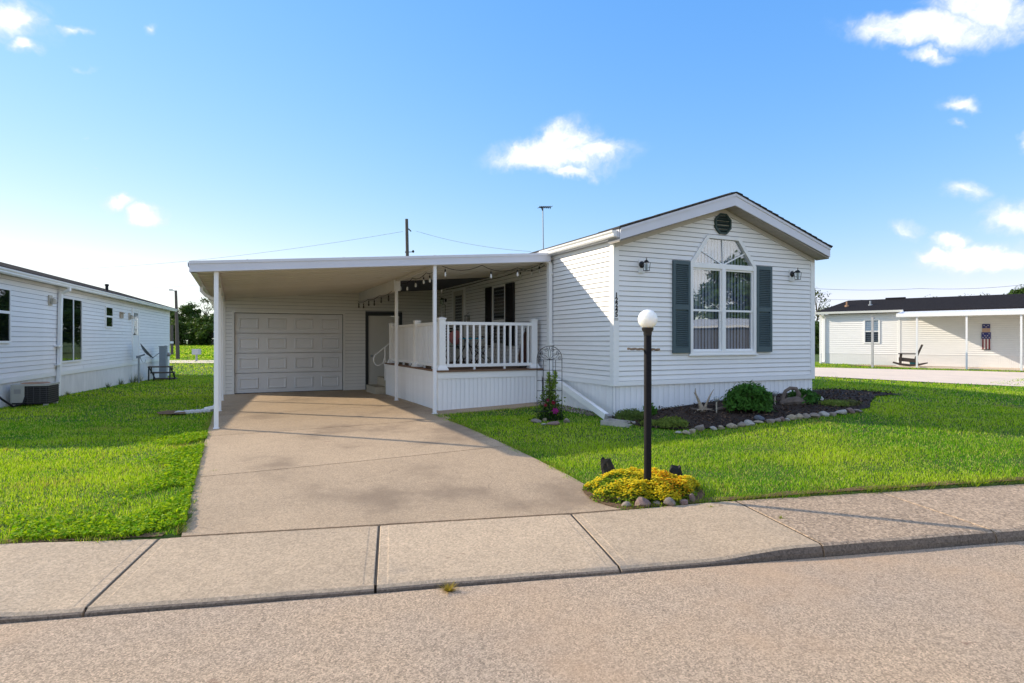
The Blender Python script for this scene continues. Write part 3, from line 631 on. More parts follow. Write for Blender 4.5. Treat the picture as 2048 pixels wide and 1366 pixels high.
# roof
RZ = EV + .10; PT = 4.236; OV = .09; SL = (PT - (RZ + .05)) / (HW / 2 + OV)
ZE = RZ + .05                                           # top of the rake at the eave
def rk(u): return PT - abs(u - HW / 2) * SL             # top line of the rake
b = MB()
for sg in (-1, 1):
    e = HW / 2 + sg * (HW / 2 + OV + .03); c = HW / 2
    pts = [(e, rk(e) + .004), (c, PT + .004), (c, PT + .022), (e, rk(e) + .022)]
    b2 = MB().prism_xz(pts if sg < 0 else pts[::-1], -.335, HL)
    sl = b2.build('roof_slope', SHINGLE, home, P0)
    # shingle tabs along the rake edge, each a little uneven
    rr = random.Random(5 + sg); n = 17
    for i in range(n):
        t0, t1 = i / n, (i + 1) / n; ua, ub = e + (c - e) * t0, e + (c - e) * t1; dz = rr.uniform(.004, .014); dv = rr.uniform(0, .018)
        MB().hexa([(ua, -.338 - dv, rk(ua) + .0225), (ub, -.338 - dv, rk(ub) + .0225), (ub, .3, rk(ub) + .0225), (ua, .3, rk(ua) + .0225), (ua, -.338 - dv, rk(ua) + .03 + dz), (ub, -.338 - dv, rk(ub) + .026), (ub, .3, rk(ub) + .026), (ua, .3, rk(ua) + .03 + dz)]).build('shingle', SHINGLE, sl)
    # rake fascia (board with a lower lip)
    e2 = HW / 2 + sg * (HW / 2 + OV)
    pts = [(e2, rk(e2) - .185), (c - sg * -.0, PT - .215), (c, PT), (e2, rk(e2))]
    fb = MB().prism_xz(pts if sg < 0 else pts[::-1], -.318, -.296)
    f_ = fb.build('rake_fascia', FASC, home, P0)
    pts = [(e2, rk(e2) - .045), (c, PT - .045), (c, PT - .001), (e2, rk(e2) - .001)]
    MB().prism_xz(pts if sg < 0 else pts[::-1], -.330, -.3185).build('drip_edge', FASC, f_)
    # soffit panels under the rake
    n = 20
    for i in range(n):
        t0, t1 = i / n, (i + .93) / n; ua, ub = e2 + (c - e2) * t0, e2 + (c - e2) * t1
        if sg < 0: ua, ub = ua, ub
        zz = lambda u: rk(u) - .205
        lo, hi = min(ua, ub), max(ua, ub)
        MB().hexa([(lo, -.294, zz(lo) - .012), (hi, -.294, zz(hi) - .012), (hi, -.004, zz(hi) - .012), (lo, -.004, zz(lo) - .012), (lo, -.294, zz(lo)), (hi, -.294, zz(hi)), (hi, -.004, zz(hi)), (lo, -.004, zz(lo))]).build('soffit_panel', SOFF, f_)
    pts = [(e2, rk(e2) - .20), (c, PT - .20), (c, PT - .06), (e2, rk(e2) - .06)]
    MB().prism_xz(pts if sg < 0 else pts[::-1], -.29, .05).build('soffit_core', CORE, f_)
    # frieze trim against the wall
    ew = HW / 2 + sg * HW / 2
    pts = [(ew, rk(ew) - .30), (c, PT - .30), (c, PT - .22), (ew, rk(ew) - .22)]
    MB().prism_xz(pts if sg < 0 else pts[::-1], -.030, .0).build('frieze', FRZ, home, P0)
# eave fascia and gutter along the carport side
MB().box(-.10, -.075, -.29, HL, EV + .005, RZ + .045).box(-.075, .03, -.29, HL, EV + .005, EV + .02).build('eave_fascia', FASC, home, P0)
gp = [(-.102, 0.0), (-.165, .0), (-.178, .022), (-.178, .05), (-.20, .075), (-.205, .10), (-.195, .10), (-.188, .08), (-.168, .055), (-.168, .025), (-.16, .01), (-.110, .01), (-.110, .10), (-.102, .10)]
b = MB(); n_ = len(gp)
b.v = [(x, -.24, EV + .02 + z) for x, z in gp] + [(x, 2.34, EV + .02 + z) for x, z in gp]
b.f = [((i + 1) % n_, i, n_ + i, n_ + (i + 1) % n_) for i in range(n_)] + [tuple(range(n_)), tuple(range(2 * n_ - 1, n_ - 1, -1))]
g_ = b.build('gutter', TRIM, home, P0)
b = MB(); b.v = [(x, -.243, EV + .02 + z) for x, z in gp[:6]] + [(-.102, -.243, EV + .12)] + [(x, -.2405, EV + .02 + z) for x, z in gp[:6]] + [(-.102, -.2405, EV + .12)]
b.f = [tuple(range(7)), tuple(range(13, 6, -1))] + [((i + 1) % 7, i, 7 + i, 7 + (i + 1) % 7) for i in range(7)]; b.build('gutter_end', TRIM, g_)
# downspout and the long diagonal leader to the splash block
def sq_tube(pts, w, d, side):
    """rectangular pipe through pts; SIDE: the direction of its width"""
    b = MB(); side = Vector(side).normalized(); pts = [Vector(p) for p in pts]; m = len(pts)
    for i, p in enumerate(pts):
        t = (pts[min(i + 1, m - 1)] - pts[max(i - 1, 0)]).normalized(); q = t.cross(side).normalized()
        for a, c in ((-1, -1), (1, -1), (1, 1), (-1, 1)): b.v.append(p + side * (a * w / 2) + q * (c * d / 2))
    b.f = [(i * 4 + k, i * 4 + (k + 1) % 4, i * 4 + 4 + (k + 1) % 4, i * 4 + 4 + k) for i in range(m - 1) for k in range(4)] + [(3, 2, 1, 0)] + [((m - 1) * 4 + k) for k in range(0)] * 0
    b.f.append(tuple((m - 1) * 4 + k for k in range(4))); return b
ds = sq_tube([(-.15, 2.13, EV + .03), (-.15, 2.13, EV - .07), (-.075, 2.13, EV - .16), (-.075, 2.13, 1.02), (-.09, 2.1, .92), (-.11, 2.0, .84)], .10, .075, (0, 1, 0)).build('downspout', TRIM, home, P0)
tr = sq_tube([(-.11, 2.02, .875), (-.30, -.30, .335)], .085, .10, (1, .1, 0)); tr.build('leader', TRIM, ds)
b = MB()
for z in (2.9, 1.5): b.box(-.118, -.02, 2.06, 2.20, z, z + .03)
b.build('strap', TRIM, ds)
sq_tube([(-.294, -.225, .353), (-.302, -.318, .331)], .094, .108, (1, .1, 0)).build('leader_end', mat('leader_mouth', (.30, .29, .29), .6), ds)
# octagon vent
vc = (2.375, 3.735); rad = .205
octo = [(vc[0] + rad * 1.02 * math.cos(R(22.5 + 45 * k)), vc[1] + rad * 1.0 * math.sin(R(22.5 + 45 * k))) for k in range(8)]
octi = [(vc[0] + (x - vc[0]) * .84, vc[1] + (z - vc[1]) * .84) for x, z in octo]
v_ = MB().frame_xz(octo, octi, -.05, -.004).build('gable_vent', VENTG, home, P0)
MB().prism_xz(octi, -.015, -.005).build('vent_back', BLACKM, v_)
for i in range(9):
    z = vc[1] - .165 + i * .036; hw = min(.172, .172 - max(0, abs(z + .012 - vc[1]) - .075))
    MB().hexa([(vc[0] - hw, -.044, z), (vc[0] + hw, -.044, z), (vc[0] + hw, -.018, z + .022), (vc[0] - hw, -.018, z + .022), (vc[0] - hw, -.044, z + .008), (vc[0] + hw, -.044, z + .008), (vc[0] + hw, -.018, z + .03), (vc[0] - hw, -.018, z + .03)]).build('louvre', VENTG, v_)
# big front window
outr = [(1.60, 1.345), (3.20, 1.345), (3.20, 2.985), (2.79, 3.51), (2.00, 3.51), (1.60, 2.985)]
innr = [(1.665, 1.40), (3.135, 1.40), (3.135, 2.96), (2.745, 3.45), (2.045, 3.45), (1.665, 2.96)]
wf = MB().frame_xz(outr, innr, -.045, .05).build('front_window', TRIM, home, P0)
MB().box(1.665, 3.135, -.036, .03, 2.905, 2.995).build('transom', TRIM, wf)
MB().box(2.352, 2.438, -.040, .03, 1.40, 2.905).build('mullion', TRIM, wf)
for (a, e) in ((1.665, 2.352), (2.438, 3.135)):
    for (z0, z1, y) in ((2.12, 2.905, -.012), (1.40, 2.16, .004)):
        fr = MB().frame_xz([(a, z0), (e, z0), (e, z1), (a, z1)], [(a + .03, z0 + .035), (e - .03, z0 + .035), (e - .03, z1 - .035), (a + .03, z1 - .035)], y, y + .022)
        fr.build('sash', TRIM, wf)
        MB().box(a + .028, e - .028, y + .009, y + .013, z0 + .033, z1 - .033).build('pane', GLASS, wf)
MB().prism_xz([(1.70, 2.995), (3.10, 2.995), (2.735, 3.448), (2.055, 3.448)], .0, .004).build('pane', GLASS, wf)
for (a, e) in (((2.40, 2.99), (2.38, 3.452)), ((2.385, 2.99), (1.865, 3.22)), ((2.415, 2.99), (2.925, 3.22))):
    d = Vector((e[0] - a[0], 0, e[1] - a[1])).normalized(); q = Vector((-d.z, 0, d.x)) * .011
    MB().prism_xz([(a[0] - q.x, a[1] - q.z), (a[0] + q.x, a[1] + q.z), (e[0] + q.x, e[1] + q.z), (e[0] - q.x, e[1] - q.z)], -.014, -.002).build('muntin', TRIM, wf)
MB().box(1.57, 3.23, -.06, .0, 1.318, 1.345).build('sill', TRIM, wf)
rr = random.Random(2); bl = MB().box(-.042, .042, -.0008, .0008, 1.36, 3.50).mesh('blind_slat', BLIND)
for i in range(20):
    o = link('blind_slat', bl, wf, (1.655 + i * .0785, .13, 0), R(16 + rr.uniform(-5, 5)))
MB().box(1.3, 3.5, .42, .45, 1.2, 3.62).box(1.3, 3.5, .10, .45, 1.15, 1.2).build('room_backdrop', DARKIN, wf)
# shutters
def shutter(parent, x0, x1, z0, z1, m, loc, rz=0, slats=True):
    st = .05; s_ = link('shutter', None, parent, loc, rz); zm = z0 + (z1 - z0) * .47
    MB().frame_xz([(x0, z0), (x1, z0), (x1, z1), (x0, z1)], [(x0 + st, z0 + .10), (x1 - st, z0 + .10), (x1 - st, z1 - .07), (x0 + st, z1 - .07)], -.056, -.016).box(x0 + st, x1 - st, -.056, -.016, zm, zm + .08).build('frame', m, s_)
    MB().box(x0 + st - .005, x1 - st + .005, -.024, -.017, z0 + .05, z1 - .05).build('back', m, s_)
    w = x1 - x0 - 2 * st; p = .034; lm = MB().hexa([(0, -.052, 0), (w, -.052, 0), (w, -.026, .018), (0, -.026, .018), (0, -.052, .011), (w, -.052, .011), (w, -.026, .028), (0, -.026, .028)]).mesh('louvre', m)
    z = z0 + .104
    while z < z1 - .10:
        if not (zm - .03 < z < zm + .08): link('louvre', lm, s_, (x0 + st, 0, z))
        z += p
    return s_
shutter(home, 1.212, 1.596, 1.367, 3.005, GREEN, P0)
shutter(home, 3.205, 3.60, 1.372, 3.005, GREEN, P0)
# wall lanterns
def lantern(parent, loc, rz=0):
    L_ = link('wall_lantern', None, parent, loc, rz)
    MB().box(-.06, .06, -.028, -.016, -.11, .11).build('mount_plate', TRIM, L_)
    b = MB(); b.v = []; b.lathe([(.0, 0), (.058, 0), (.058, .012), (.03, .03), (.0, .03)], n=16); b.v = [(x, -.028 - z, y + .03) for x, y, z in b.v]; b.build('back_plate', BLACK, L_)
    MB().tube([(0, -.05, .03), (0, -.09, .06), (0, -.13, .085), (0, -.15, .075)], .009, 6).build('arm', BLACK, L_)
    b = MB(); y0 = -.16
    b.lathe([(.012, .10), (.03, .085), (.062, .055), (.064, .045), (.01, .045)], 0, y0, 4)
    b.tube([(0, y0, .10), (0, y0, .118)], .006, 6)
    b.tube([(.012 * math.cos(q), y0, .128 + .012 * math.sin(q)) for q in [k * .7 for k in range(10)]], .003, 5)
    for sx in (-1, 1):
        for sy in (-1, 1): b.tube([(sx * .045, y0 + sy * .045, .05), (sx * .034, y0 + sy * .034, -.085)], .0045, 5)
    b.box(-.04, .04, y0 - .04, y0 + .04, -.092, -.083); b.build('cage', BLACK, L_)
    g = MB(); g.lathe([(.052, .046), (.040, -.082)], 0, y0, 4); g.build('lantern_glass', GLASS, L_)
    MB().lathe([(.008, -.083), (.018, -.05), (.02, -.0), (.012, .03), (.006, .045)], 0, y0, 10).build('bulb', BULB, L_, smooth=True)
    return L_
lantern(home, (.545, -.004, 2.86 - ZB)); lantern(home, (4.16, -.004, 2.865 - ZB))
# house number on the corner trim
def text_mesh(ch, size, m, bold=0.0):
    cu = bpy.data.curves.new('digit', 'FONT'); cu.body = ch; cu.size = size; cu.extrude = .003; cu.align_x = 'CENTER'; cu.offset = bold
    to = bpy.data.objects.new('tmp_text', cu); COL.objects.link(to); dg = bpy.context.evaluated_depsgraph_get(); dg.update()
    me = bpy.data.meshes.new_from_object(to.evaluated_get(dg)); bpy.data.objects.remove(to); bpy.data.curves.remove(cu)
    me.materials.clear(); me.materials.append(m); return me
for i, ch in enumerate('12245'):
    o = link('number_digit', text_mesh(ch, .112, BLACKM, .003), home, (.032, -.029, 2.318 - i * .0815 - ZB)); o.rotation_euler = (R(90), 0, 0)
MB().box(-.006, .066, -.029, -.0245, 1.948, 1.962).box(-.006, .066, -.029, -.0245, 1.930, 1.937).build('number_bar', mat('grey_bar', (.2, .2, .2), .5), home, P0)
# side wall openings: entry door, window with black shutters, lantern; x = 9.22 - v
def sx(v): return 9.22 - v
PW = (0, 9.22, -ZB); RW = R(-90)
d_ = MB().frame_xz([(sx(8.14), 1.03), (sx(7.12), 1.03), (sx(7.12), 3.08), (sx(8.14), 3.08)], [(sx(8.06), 1.05), (sx(7.20), 1.05), (sx(7.20), 3.0), (sx(8.06), 3.0)], -.04, .01).build('entry_door', TRIM, home, PW, RW)
MB().frame_xz([(sx(8.055), 1.055), (sx(7.205), 1.055), (sx(7.205), 2.995), (sx(8.055), 2.995)], [(sx(7.93), 1.35), (sx(7.33), 1.35), (sx(7.33), 2.86), (sx(7.93), 2.86)], -.034, -.012).build('storm_door', DOORW, d_)
MB().box(sx(7.93), sx(7.33), -.02, -.016, 1.35, 2.86).build('pane', GLASSD, d_)
MB().box(sx(8.05), sx(7.21), -.011, .0, 1.06, 2.99).build('inner_door', mat('inner_door', (.05, .055, .06), .5), d_)
MB().tube([(sx(7.26), -.034, 2.0), (sx(7.26), -.075, 2.0), (sx(7.26), -.075, 1.9)], .01, 6).build('handle', GALV, d_)
w_ = MB().frame_xz([(sx(5.16), 1.46), (sx(4.36), 1.46), (sx(4.36), 2.92), (sx(5.16), 2.92)], [(sx(5.10), 1.52), (sx(4.42), 1.52), (sx(4.42), 2.87), (sx(5.10), 2.87)], -.045, .01).build('porch_window', TRIM, home, PW, RW)
MB().box(sx(5.10), sx(4.42), -.036, -.012, 2.03, 2.085).build('meeting_rail', TRIM, w_)
MB().box(sx(5.10), sx(4.42), -.03, -.026, 2.085, 2.87).build('pane', GLASSD, w_)
MB().box(sx(5.10), sx(4.42), -.022, -.018, 1.52, 2.03).build('pane', GLASSD, w_)
MB().box(sx(5.10), sx(4.42), -.012, -.004, 2.06, 2.87).build('reflection_panel', REFL, w_)  # tan sheet paints in the light reflected by the upper sash
MB().box(sx(5.10), sx(4.42), -.012, -.004, 1.52, 2.06).build('dark_room', DARKIN, w_)
shutter(home, sx(5.58), sx(5.18), 1.47, 2.91, BLACKM, PW, RW); shutter(home, sx(4.34), sx(3.89), 1.47, 2.91, BLACKM, PW, RW)
o = lantern(home, (-.004, 8.72, 2.76 - ZB), R(-90))
b = MB(); b.tube([(sx(8.80), -.028, 2.66), (sx(8.80), -.028, 1.2)], .006, 5); b.build('lamp_cord', BLACKM, home, PW, RW)
b = MB(); x_ = sx(6.82)
for (dx, dy) in ((-.05, -.03), (.05, -.03), (.05, -.13), (-.05, -.13)): b.tube([(x_ + dx, dy, 2.02), (x_ + dx, dy, 2.24)], .008, 5)
b.box(x_ - .058, x_ + .058, -.138, -.022, 2.24, 2.262).box(x_ - .058, x_ + .058, -.138, -.022, 2.0, 2.02).tube([(x_, -.08, 2.26), (x_, -.08, 2.31), (x_, -.02, 2.33)], .006, 5)
b.build('hanging_lantern', BLACK, home, PW, RW)

# ================================================================== GARAGE under the carport roof
gar = thing('garage', 'cream sided garage with a paneled overhead door under the carport', 'garage', (*H(-3.0, 9.22), .16), A)
GP = (3.0, 0, -.16)            # so that local x = house u
def ceil_z(u): return 3.176 + .0806 * u                 # underside of the carport roof
gwall = link('front_wall', None, gar, GP)
GU0, GU1, GD0, GD1 = -6.05, -.03, -5.79, -2.96
SD0, SD1 = -2.28, -1.30
b = MB()
for (a, e, z0, z1) in ((GU0, GD0, .0, None), (GD0, GD1, 2.335, None), (GD1, SD0, 0.0, None), (SD0, SD1, 2.375, None), (SD1, GU1, 0.0, None)):
    za, ze = ceil_z(a) + .03, ceil_z(e) + .03
    b.hexa([(a, .012, z0), (e, .012, z0), (e, .12, z0), (a, .12, z0), (a, .012, za), (e, .012, ze), (e, .12, ze), (a, .12, za)])
b.build('backing', CORE, gwall)
def grange(z):
    u0 = max(GU0 + .05, (z - .05 - 3.176) / .0806); return (u0, GU1)
siding(gwall, 0, grange, .155, 3.16, .096, VINYLG, [rect_cut(GD0 - .05, GD1 + .05, 0, 2.385), rect_cut(SD0 - .05, SD1 + .05, 0, 2.42)])
MB().box(GU0 - .02, GU0 + .05, -.024, .14, .05, ceil_z(GU0)).build('corner_trim', VINYLG, gar, GP)
MB().box(GU0, GU0 + .08, .14, 6.5, .05, ceil_z(GU0)).box(GU0 + .08, -.05, 6.4, 6.5, .05, 2.6).build('rear_walls', VINYLG, gar, GP)
MB().frame_xz([(GD0 - .055, .10), (GD1 + .055, .10), (GD1 + .055, 2.39), (GD0 - .055, 2.39)], [(GD0, .10), (GD1, .10), (GD1, 2.335), (GD0, 2.335)], -.03, .05).build('door_casing', VINYLG, gar, GP)
gd = link('garage_door', None, gar, GP); gz0, gz1 = .165, 2.325; sh_ = (gz1 - gz0) / 4
for r_ in range(4):
    z0 = gz0 + r_ * sh_; MB().box(GD0 + .012, GD1 - .012, .05, .085, z0 + .007, z0 + sh_ - .007).build('section', GDOOR, gd)
pw = (GD1 - GD0) / 4; ph = sh_ * .56; pwid = pw * .70
fo = [(0, 0), (pwid, 0), (pwid, ph), (0, ph)]; q = .022; fi = [(q, q), (pwid - q, q), (pwid - q, ph - q), (q, ph - q)]
q2 = .055; fj = [(q2, q2), (pwid - q2, q2), (pwid - q2, ph - q2), (q2, ph - q2)]
b = MB()
for i in range(4):  # bevelled raised panel
    j = (i + 1) % 4
    b.add([(fo[i][0], .0495, fo[i][1]), (fo[j][0], .0495, fo[j][1]), (fi[j][0], .028, fi[j][1]), (fi[i][0], .028, fi[i][1])], [(0, 1, 2, 3)])
    b.add([(fi[i][0], .028, fi[i][1]), (fi[j][0], .028, fi[j][1]), (fj[j][0], .046, fj[j][1]), (fj[i][0], .046, fj[i][1])], [(0, 1, 2, 3)])
b.add([(x, .046, z) for x, z in fj], [(0, 1, 2, 3)])
pm = b.mesh('panel', GDOOR)
for r_ in range(4):
    for c_ in range(4): link('panel', pm, gd, (GD0 + pw * c_ + pw * .15, 0, gz0 + sh_ * r_ + sh_ * .20))
MB().box(GD0 + .01, GD1 - .01, .045, .09, .13, .166).build('bottom_seal', BLACKM, gd)
MB().box(GD0 - .004, GD0 + .008, .02, .06, .15, 2.33).box(GD1 - .008, GD1 + .004, .02, .06, .15, 2.33).box(GD0, GD1, .02, .06, 2.322, 2.338).build('door_stop', BLACKM, gd)
sd = MB().frame_xz([(SD0 - .05, .15), (SD1 + .05, .15), (SD1 + .05, 2.42), (SD0 - .05, 2.42)], [(SD0 + .035, .155), (SD1 - .035, .155), (SD1 - .035, 2.31), (SD0 + .035, 2.31)], -.034, .05).build('walk_door', mat('door_frame_dark', (.014, .018, .018), .5), gar, GP)
MB().box(SD0 + .036, SD1 - .036, .0, .04, .18, 2.305).build('door_leaf', DOORW, sd)
b = MB(); b.lathe([(.0, 0), (.03, 0), (.03, .01), (.014, .015), (.014, .04), (.032, .05), (.03, .075), (.0, .08)], n=14); b.v = [(SD0 + .12 + x, -z, 1.14 + y) for x, y, z in b.v]; b.build('knob', GALV, sd, smooth=True)

# ================================================================== CARPORT
cp = thing('carport', 'white aluminium carport roof on slim posts between garage and home', 'carport', (*H(-3.2, 5.5), .2), A)
CP0 = (3.2, -5.5, -.2)
V0, V1 = 2.05, 15.6; CU0, CU1 = -6.41, -.075
npan = 16; pwv = (9.24 - V0 - .06) / npan
def pan_mesh(w):
    b = MB(); L0, L1 = CU0 + .02, CU1
    prof = [(.0, .05), (0, -.045), (.05, -.045), (.06, 0), (w - .004, 0), (w - .004, .05)]
    n = len(prof); b.v = [(L0, y, ceil_z(L0) + .02 + z) for y, z in prof] + [(L1, y, ceil_z(L1) + .02 + z) for y, z in prof]
    b.f = [(i, (i + 1) % n, n + (i + 1) % n, n + i) for i in range(n)] + [tuple(range(n - 1, -1, -1)), tuple(range(n, 2 * n))]
    return b.mesh('roof_panel', PAN)
pm = pan_mesh(pwv)
for i in range(npan): link('roof_panel', pm, cp, (CP0[0], CP0[1] + V0 + .05 + i * pwv, CP0[2]))
MB().box(-.12, -.024, V0 + .05, 9.19, 3.20, 3.24).build('wall_flashing', PAN, cp, CP0)
MB().hexa([(CU0 + .02, V0 + .04, ceil_z(CU0) + .072), (CU1, V0 + .04, ceil_z(CU1) + .072), (CU1, 9.24, ceil_z(CU1) + .072), (CU0 + .02, 9.24, ceil_z(CU0) + .072), (CU0 + .02, V0 + .04, ceil_z(CU0) + .08), (CU1, V0 + .04, ceil_z(CU1) + .08), (CU1, 9.24, ceil_z(CU1) + .08), (CU0 + .02, 9.24, ceil_z(CU0) + .08)]).build('roof_skin', PAN, cp, CP0)
MB().hexa([(CU0 + .01, 9.25, ceil_z(CU0) + .02), (CU1, 9.25, ceil_z(CU1) + .02), (CU1, V1, ceil_z(CU1) + .02), (CU0 + .01, V1, ceil_z(CU0) + .02), (CU0 + .01, 9.25, ceil_z(CU0) + .08), (CU1, 9.25, ceil_z(CU1) + .08), (CU1, V1, ceil_z(CU1) + .08), (CU0 + .01, V1, ceil_z(CU0) + .08)]).build('rear_roof', PAN, cp, CP0)
# fascia: front box with a stepped lower lip, and the gutter side
def sl_box(u0, u1, v0, v1, d0, d1, m, name, par=cp, loc=CP0):
    return MB().hexa([(u0, v0, ceil_z(u0) + d0), (u1, v0, ceil_z(u1) + d0), (u1, v1, ceil_z(u1) + d0), (u0, v1, ceil_z(u0) + d0), (u0, v0, ceil_z(u0) + d1), (u1, v0, ceil_z(u1) + d1), (u1, v1, ceil_z(u1) + d1), (u0, v1, ceil_z(u0) + d1)]).build(name, m, par, loc)
ff = sl_box(CU0, CU1 - .03, V0 - .02, V0 + .04, -.012, .150, FASC, 'front_fascia')
sl_box(CU0 - .004, CU1 - .03, V0 - .032, V0 - .0205, .112, .156, FASC, 'lip', ff, (0, 0, 0))
sl_box(CU0 - .002, CU1 - .03, V0 - .026, V0 - .0205, -.014, .012, FASC, 'lip', ff, (0, 0, 0))
for u in (-5.6, -4.1, -2.5, -1.0): sl_box(u, u + .012, V0 - .036, V0 - .030, .150, .166, FASC, 'seam_clip', ff, (0, 0, 0))
zl = ceil_z(CU0)
b = MB(); gp2 = [(.0, -.02), (-.085, -.02), (-.10, .0), (-.10, .05), (-.12, .08), (-.12, .135), (-.11, .135), (-.11, .085), (-.09, .055), (-.09, .0), (.0, -.008)]
n_ = len(gp2); b.v = [(CU0 + .1 + x, V0 - .018, zl + z) for x, z in gp2] + [(CU0 + .1 + x, V1, zl + z) for x, z in gp2]
b.f = [((i + 1) % n_, i, n_ + i, n_ + (i + 1) % n_) for i in range(n_)]; b.build('gutter', FASC, cp, CP0)
# posts
pmesh = {}
def post(u, v, ztop, w=.066, name='post'):
    x, y = H(u, v); z0 = gz(x, y) - .05
    p_ = MB().prism_xy([(-w / 2 + .006, -w / 2), (w / 2 - .006, -w / 2), (w / 2, -w / 2 + .006), (w / 2, w / 2 - .006), (w / 2 - .006, w / 2), (-w / 2 + .006, w / 2), (-w / 2, w / 2 - .006), (-w / 2, -w / 2 + .006)], z0, ztop).build(name, ALU, cp, (CP0[0] + u, CP0[1] + v, CP0[2]))
    MB().box(-w / 2 - .012, w / 2 + .012, -w / 2 - .012, w / 2 + .012, z0, z0 + .075).build('post_foot', ALU, p_)
    return p_
post(-6.04, 2.12, ceil_z(-6.04) - .01)
post(-6.05, 4.75, ceil_z(-6.04) - .01); post(-6.05, 7.2, ceil_z(-6.04) - .01)
post(-2.462, 2.12, ceil_z(-2.46) - .01, .062)
post(-2.462, 4.98, ceil_z(-2.46) - .25)
# beams: slim one in front, deep box beam behind, and the edge beam over the left posts
MB().box(-2.50, -2.42, V0 + .05, 4.92, ceil_z(-2.5) - .055, ceil_z(-2.5) - .006).build('slim_beam', PAN, cp, CP0)
bb = MB().box(-2.52, -2.40, 4.92, 9.195, ceil_z(-2.5) - .265, ceil_z(-2.5) - .006).build('box_beam', mat('beam_white', (.66, .64, .61), .55, .05, 3), cp, CP0)
MB().box(-2.53, -2.39, 4.90, 4.918, ceil_z(-2.5) - .27, ceil_z(-2.5) - .006).build('beam_cap', ALU, bb)
MB().box(-6.08, -6.0, V0 + .05, 9.15, ceil_z(-6.08) - .06, ceil_z(-6.08) - .006).build('edge_beam', PAN, cp, CP0)
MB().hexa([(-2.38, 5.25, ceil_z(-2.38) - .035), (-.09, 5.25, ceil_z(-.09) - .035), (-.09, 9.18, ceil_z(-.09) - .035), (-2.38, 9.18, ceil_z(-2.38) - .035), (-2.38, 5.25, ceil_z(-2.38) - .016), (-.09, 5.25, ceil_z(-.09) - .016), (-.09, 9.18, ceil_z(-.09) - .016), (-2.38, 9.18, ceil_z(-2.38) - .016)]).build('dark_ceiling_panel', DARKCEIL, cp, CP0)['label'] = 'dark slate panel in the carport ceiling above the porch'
# gutter elbow and downpipe beside the left posts
dp = sq_tube([(CU0 + .04, 4.78, zl - .01), (CU0 + .04, 4.78, zl - .10), (CU0 + .12, 4.80, zl - .19), (-6.13, 4.83, zl - .26), (-6.115, 4.84, zl - .36), (-6.115, 4.84, .34), (-6.16, 4.84, .27), (-6.32, 4.86, .235)], .075, .06, (0, 1, 0)).build('downpipe', ALU, cp, CP0)
for v, z in ((4.75, 1.75), (4.75, .9)): MB().box(-6.155, -6.01, v + .035, v + .13, z, z + .03).build('strap', ALU, dp)
# drain hose lying on the lawn
pa, pb = PG(352, 829), PG(424, 823)
hose = thing('drain_hose', 'flat white plastic drain hose lying on the lawn beside the carport', 'drain hose', tuple(pa))
b = MB(); nseg = 16; vs = []
for i in range(nseg + 1):
    t = i / nseg; p = pa.lerp(pb, t); wv = .07 * math.sin(t * 3.4) * (1 - t); h = .055 + .02 * math.sin(t * 19) ** 2
    x, y = p.x - pa.x, p.y - pa.y + wv; z = gz(p.x, p.y + wv) - pa.z
    for dy, dz in ((-.085, .0), (-.075, h * .8), (-.02, h), (.03, h * .86), (.085, h * .7), (.095, 0)): vs.append((x, y + dy, z + dz))
b.v = vs; b.f = [(i * 6 + k, i * 6 + k + 1, (i + 1) * 6 + k + 1, (i + 1) * 6 + k) for i in range(nseg) for k in range(5)] + [(0, 1, 2, 3, 4, 5), tuple(nseg * 6 + k for k in range(5, -1, -1))]
b.build('hose', mat('hose_white', (.62, .63, .68), .5, .1, 12), hose, smooth=True)
sheet('bare_patch', [tuple(PG(x, y)[:2]) for x, y in ((312, 829), (335, 825), (368, 826), (372, 831), (340, 833), (318, 833))], .045, DIRT, .4)

# ================================================================== PORCH DECK
FZ = 1.02
dk = thing('porch_deck', 'raised porch deck with white skirting and a white baluster railing', 'deck', (*H(-1.1, 4.7), .24), A)
DK0 = (1.1, -4.7, -.24); DV0, DV1, DL = 2.53, 6.92, -2.26
sk = skirt(dk, 2.23, .12, .87, .0895, SKIRT, (DK0[0] + DL, DK0[1] + DV0, DK0[2]), name='front_skirt')
skirt(dk, DV1 - DV0, .12, .87, .0895, SKIRT, (DK0[0] + DL, DK0[1] + DV1, DK0[2]), R(-90), name='side_skirt')
MB().box(DL - .015, -.03, DV0 - .022, DV0 + .02, .86, .985).build('trim_band', TRIM, dk, DK0)
MB().box(DL - .022, DL + .02, DV0 - .018, DV1, .86, .985).build('trim_band', TRIM, dk, DK0)
MB().box(DL - .03, DL + .0, 4.9, DV1 + .05, .945, .984).build('ledge', TRIM, dk, DK0)
nb = 31; bw_ = (DV1 - DV0 + .05) / nb
fb = MB().box(DL - .03, -.03, 0, bw_ - .006, FZ - .032, FZ).mesh('deck_board', DECKM)
fl = link('deck_floor', None, dk, (DK0[0], DK0[1] + DV0 - .05, DK0[2]))
for i in range(nb): link('deck_board', fb, fl, (0, i * bw_, 0))
MB().box(DL + .05, -.05, .1, DV1 - DV0, .3, FZ - .04).build('joists', CORE, fl)
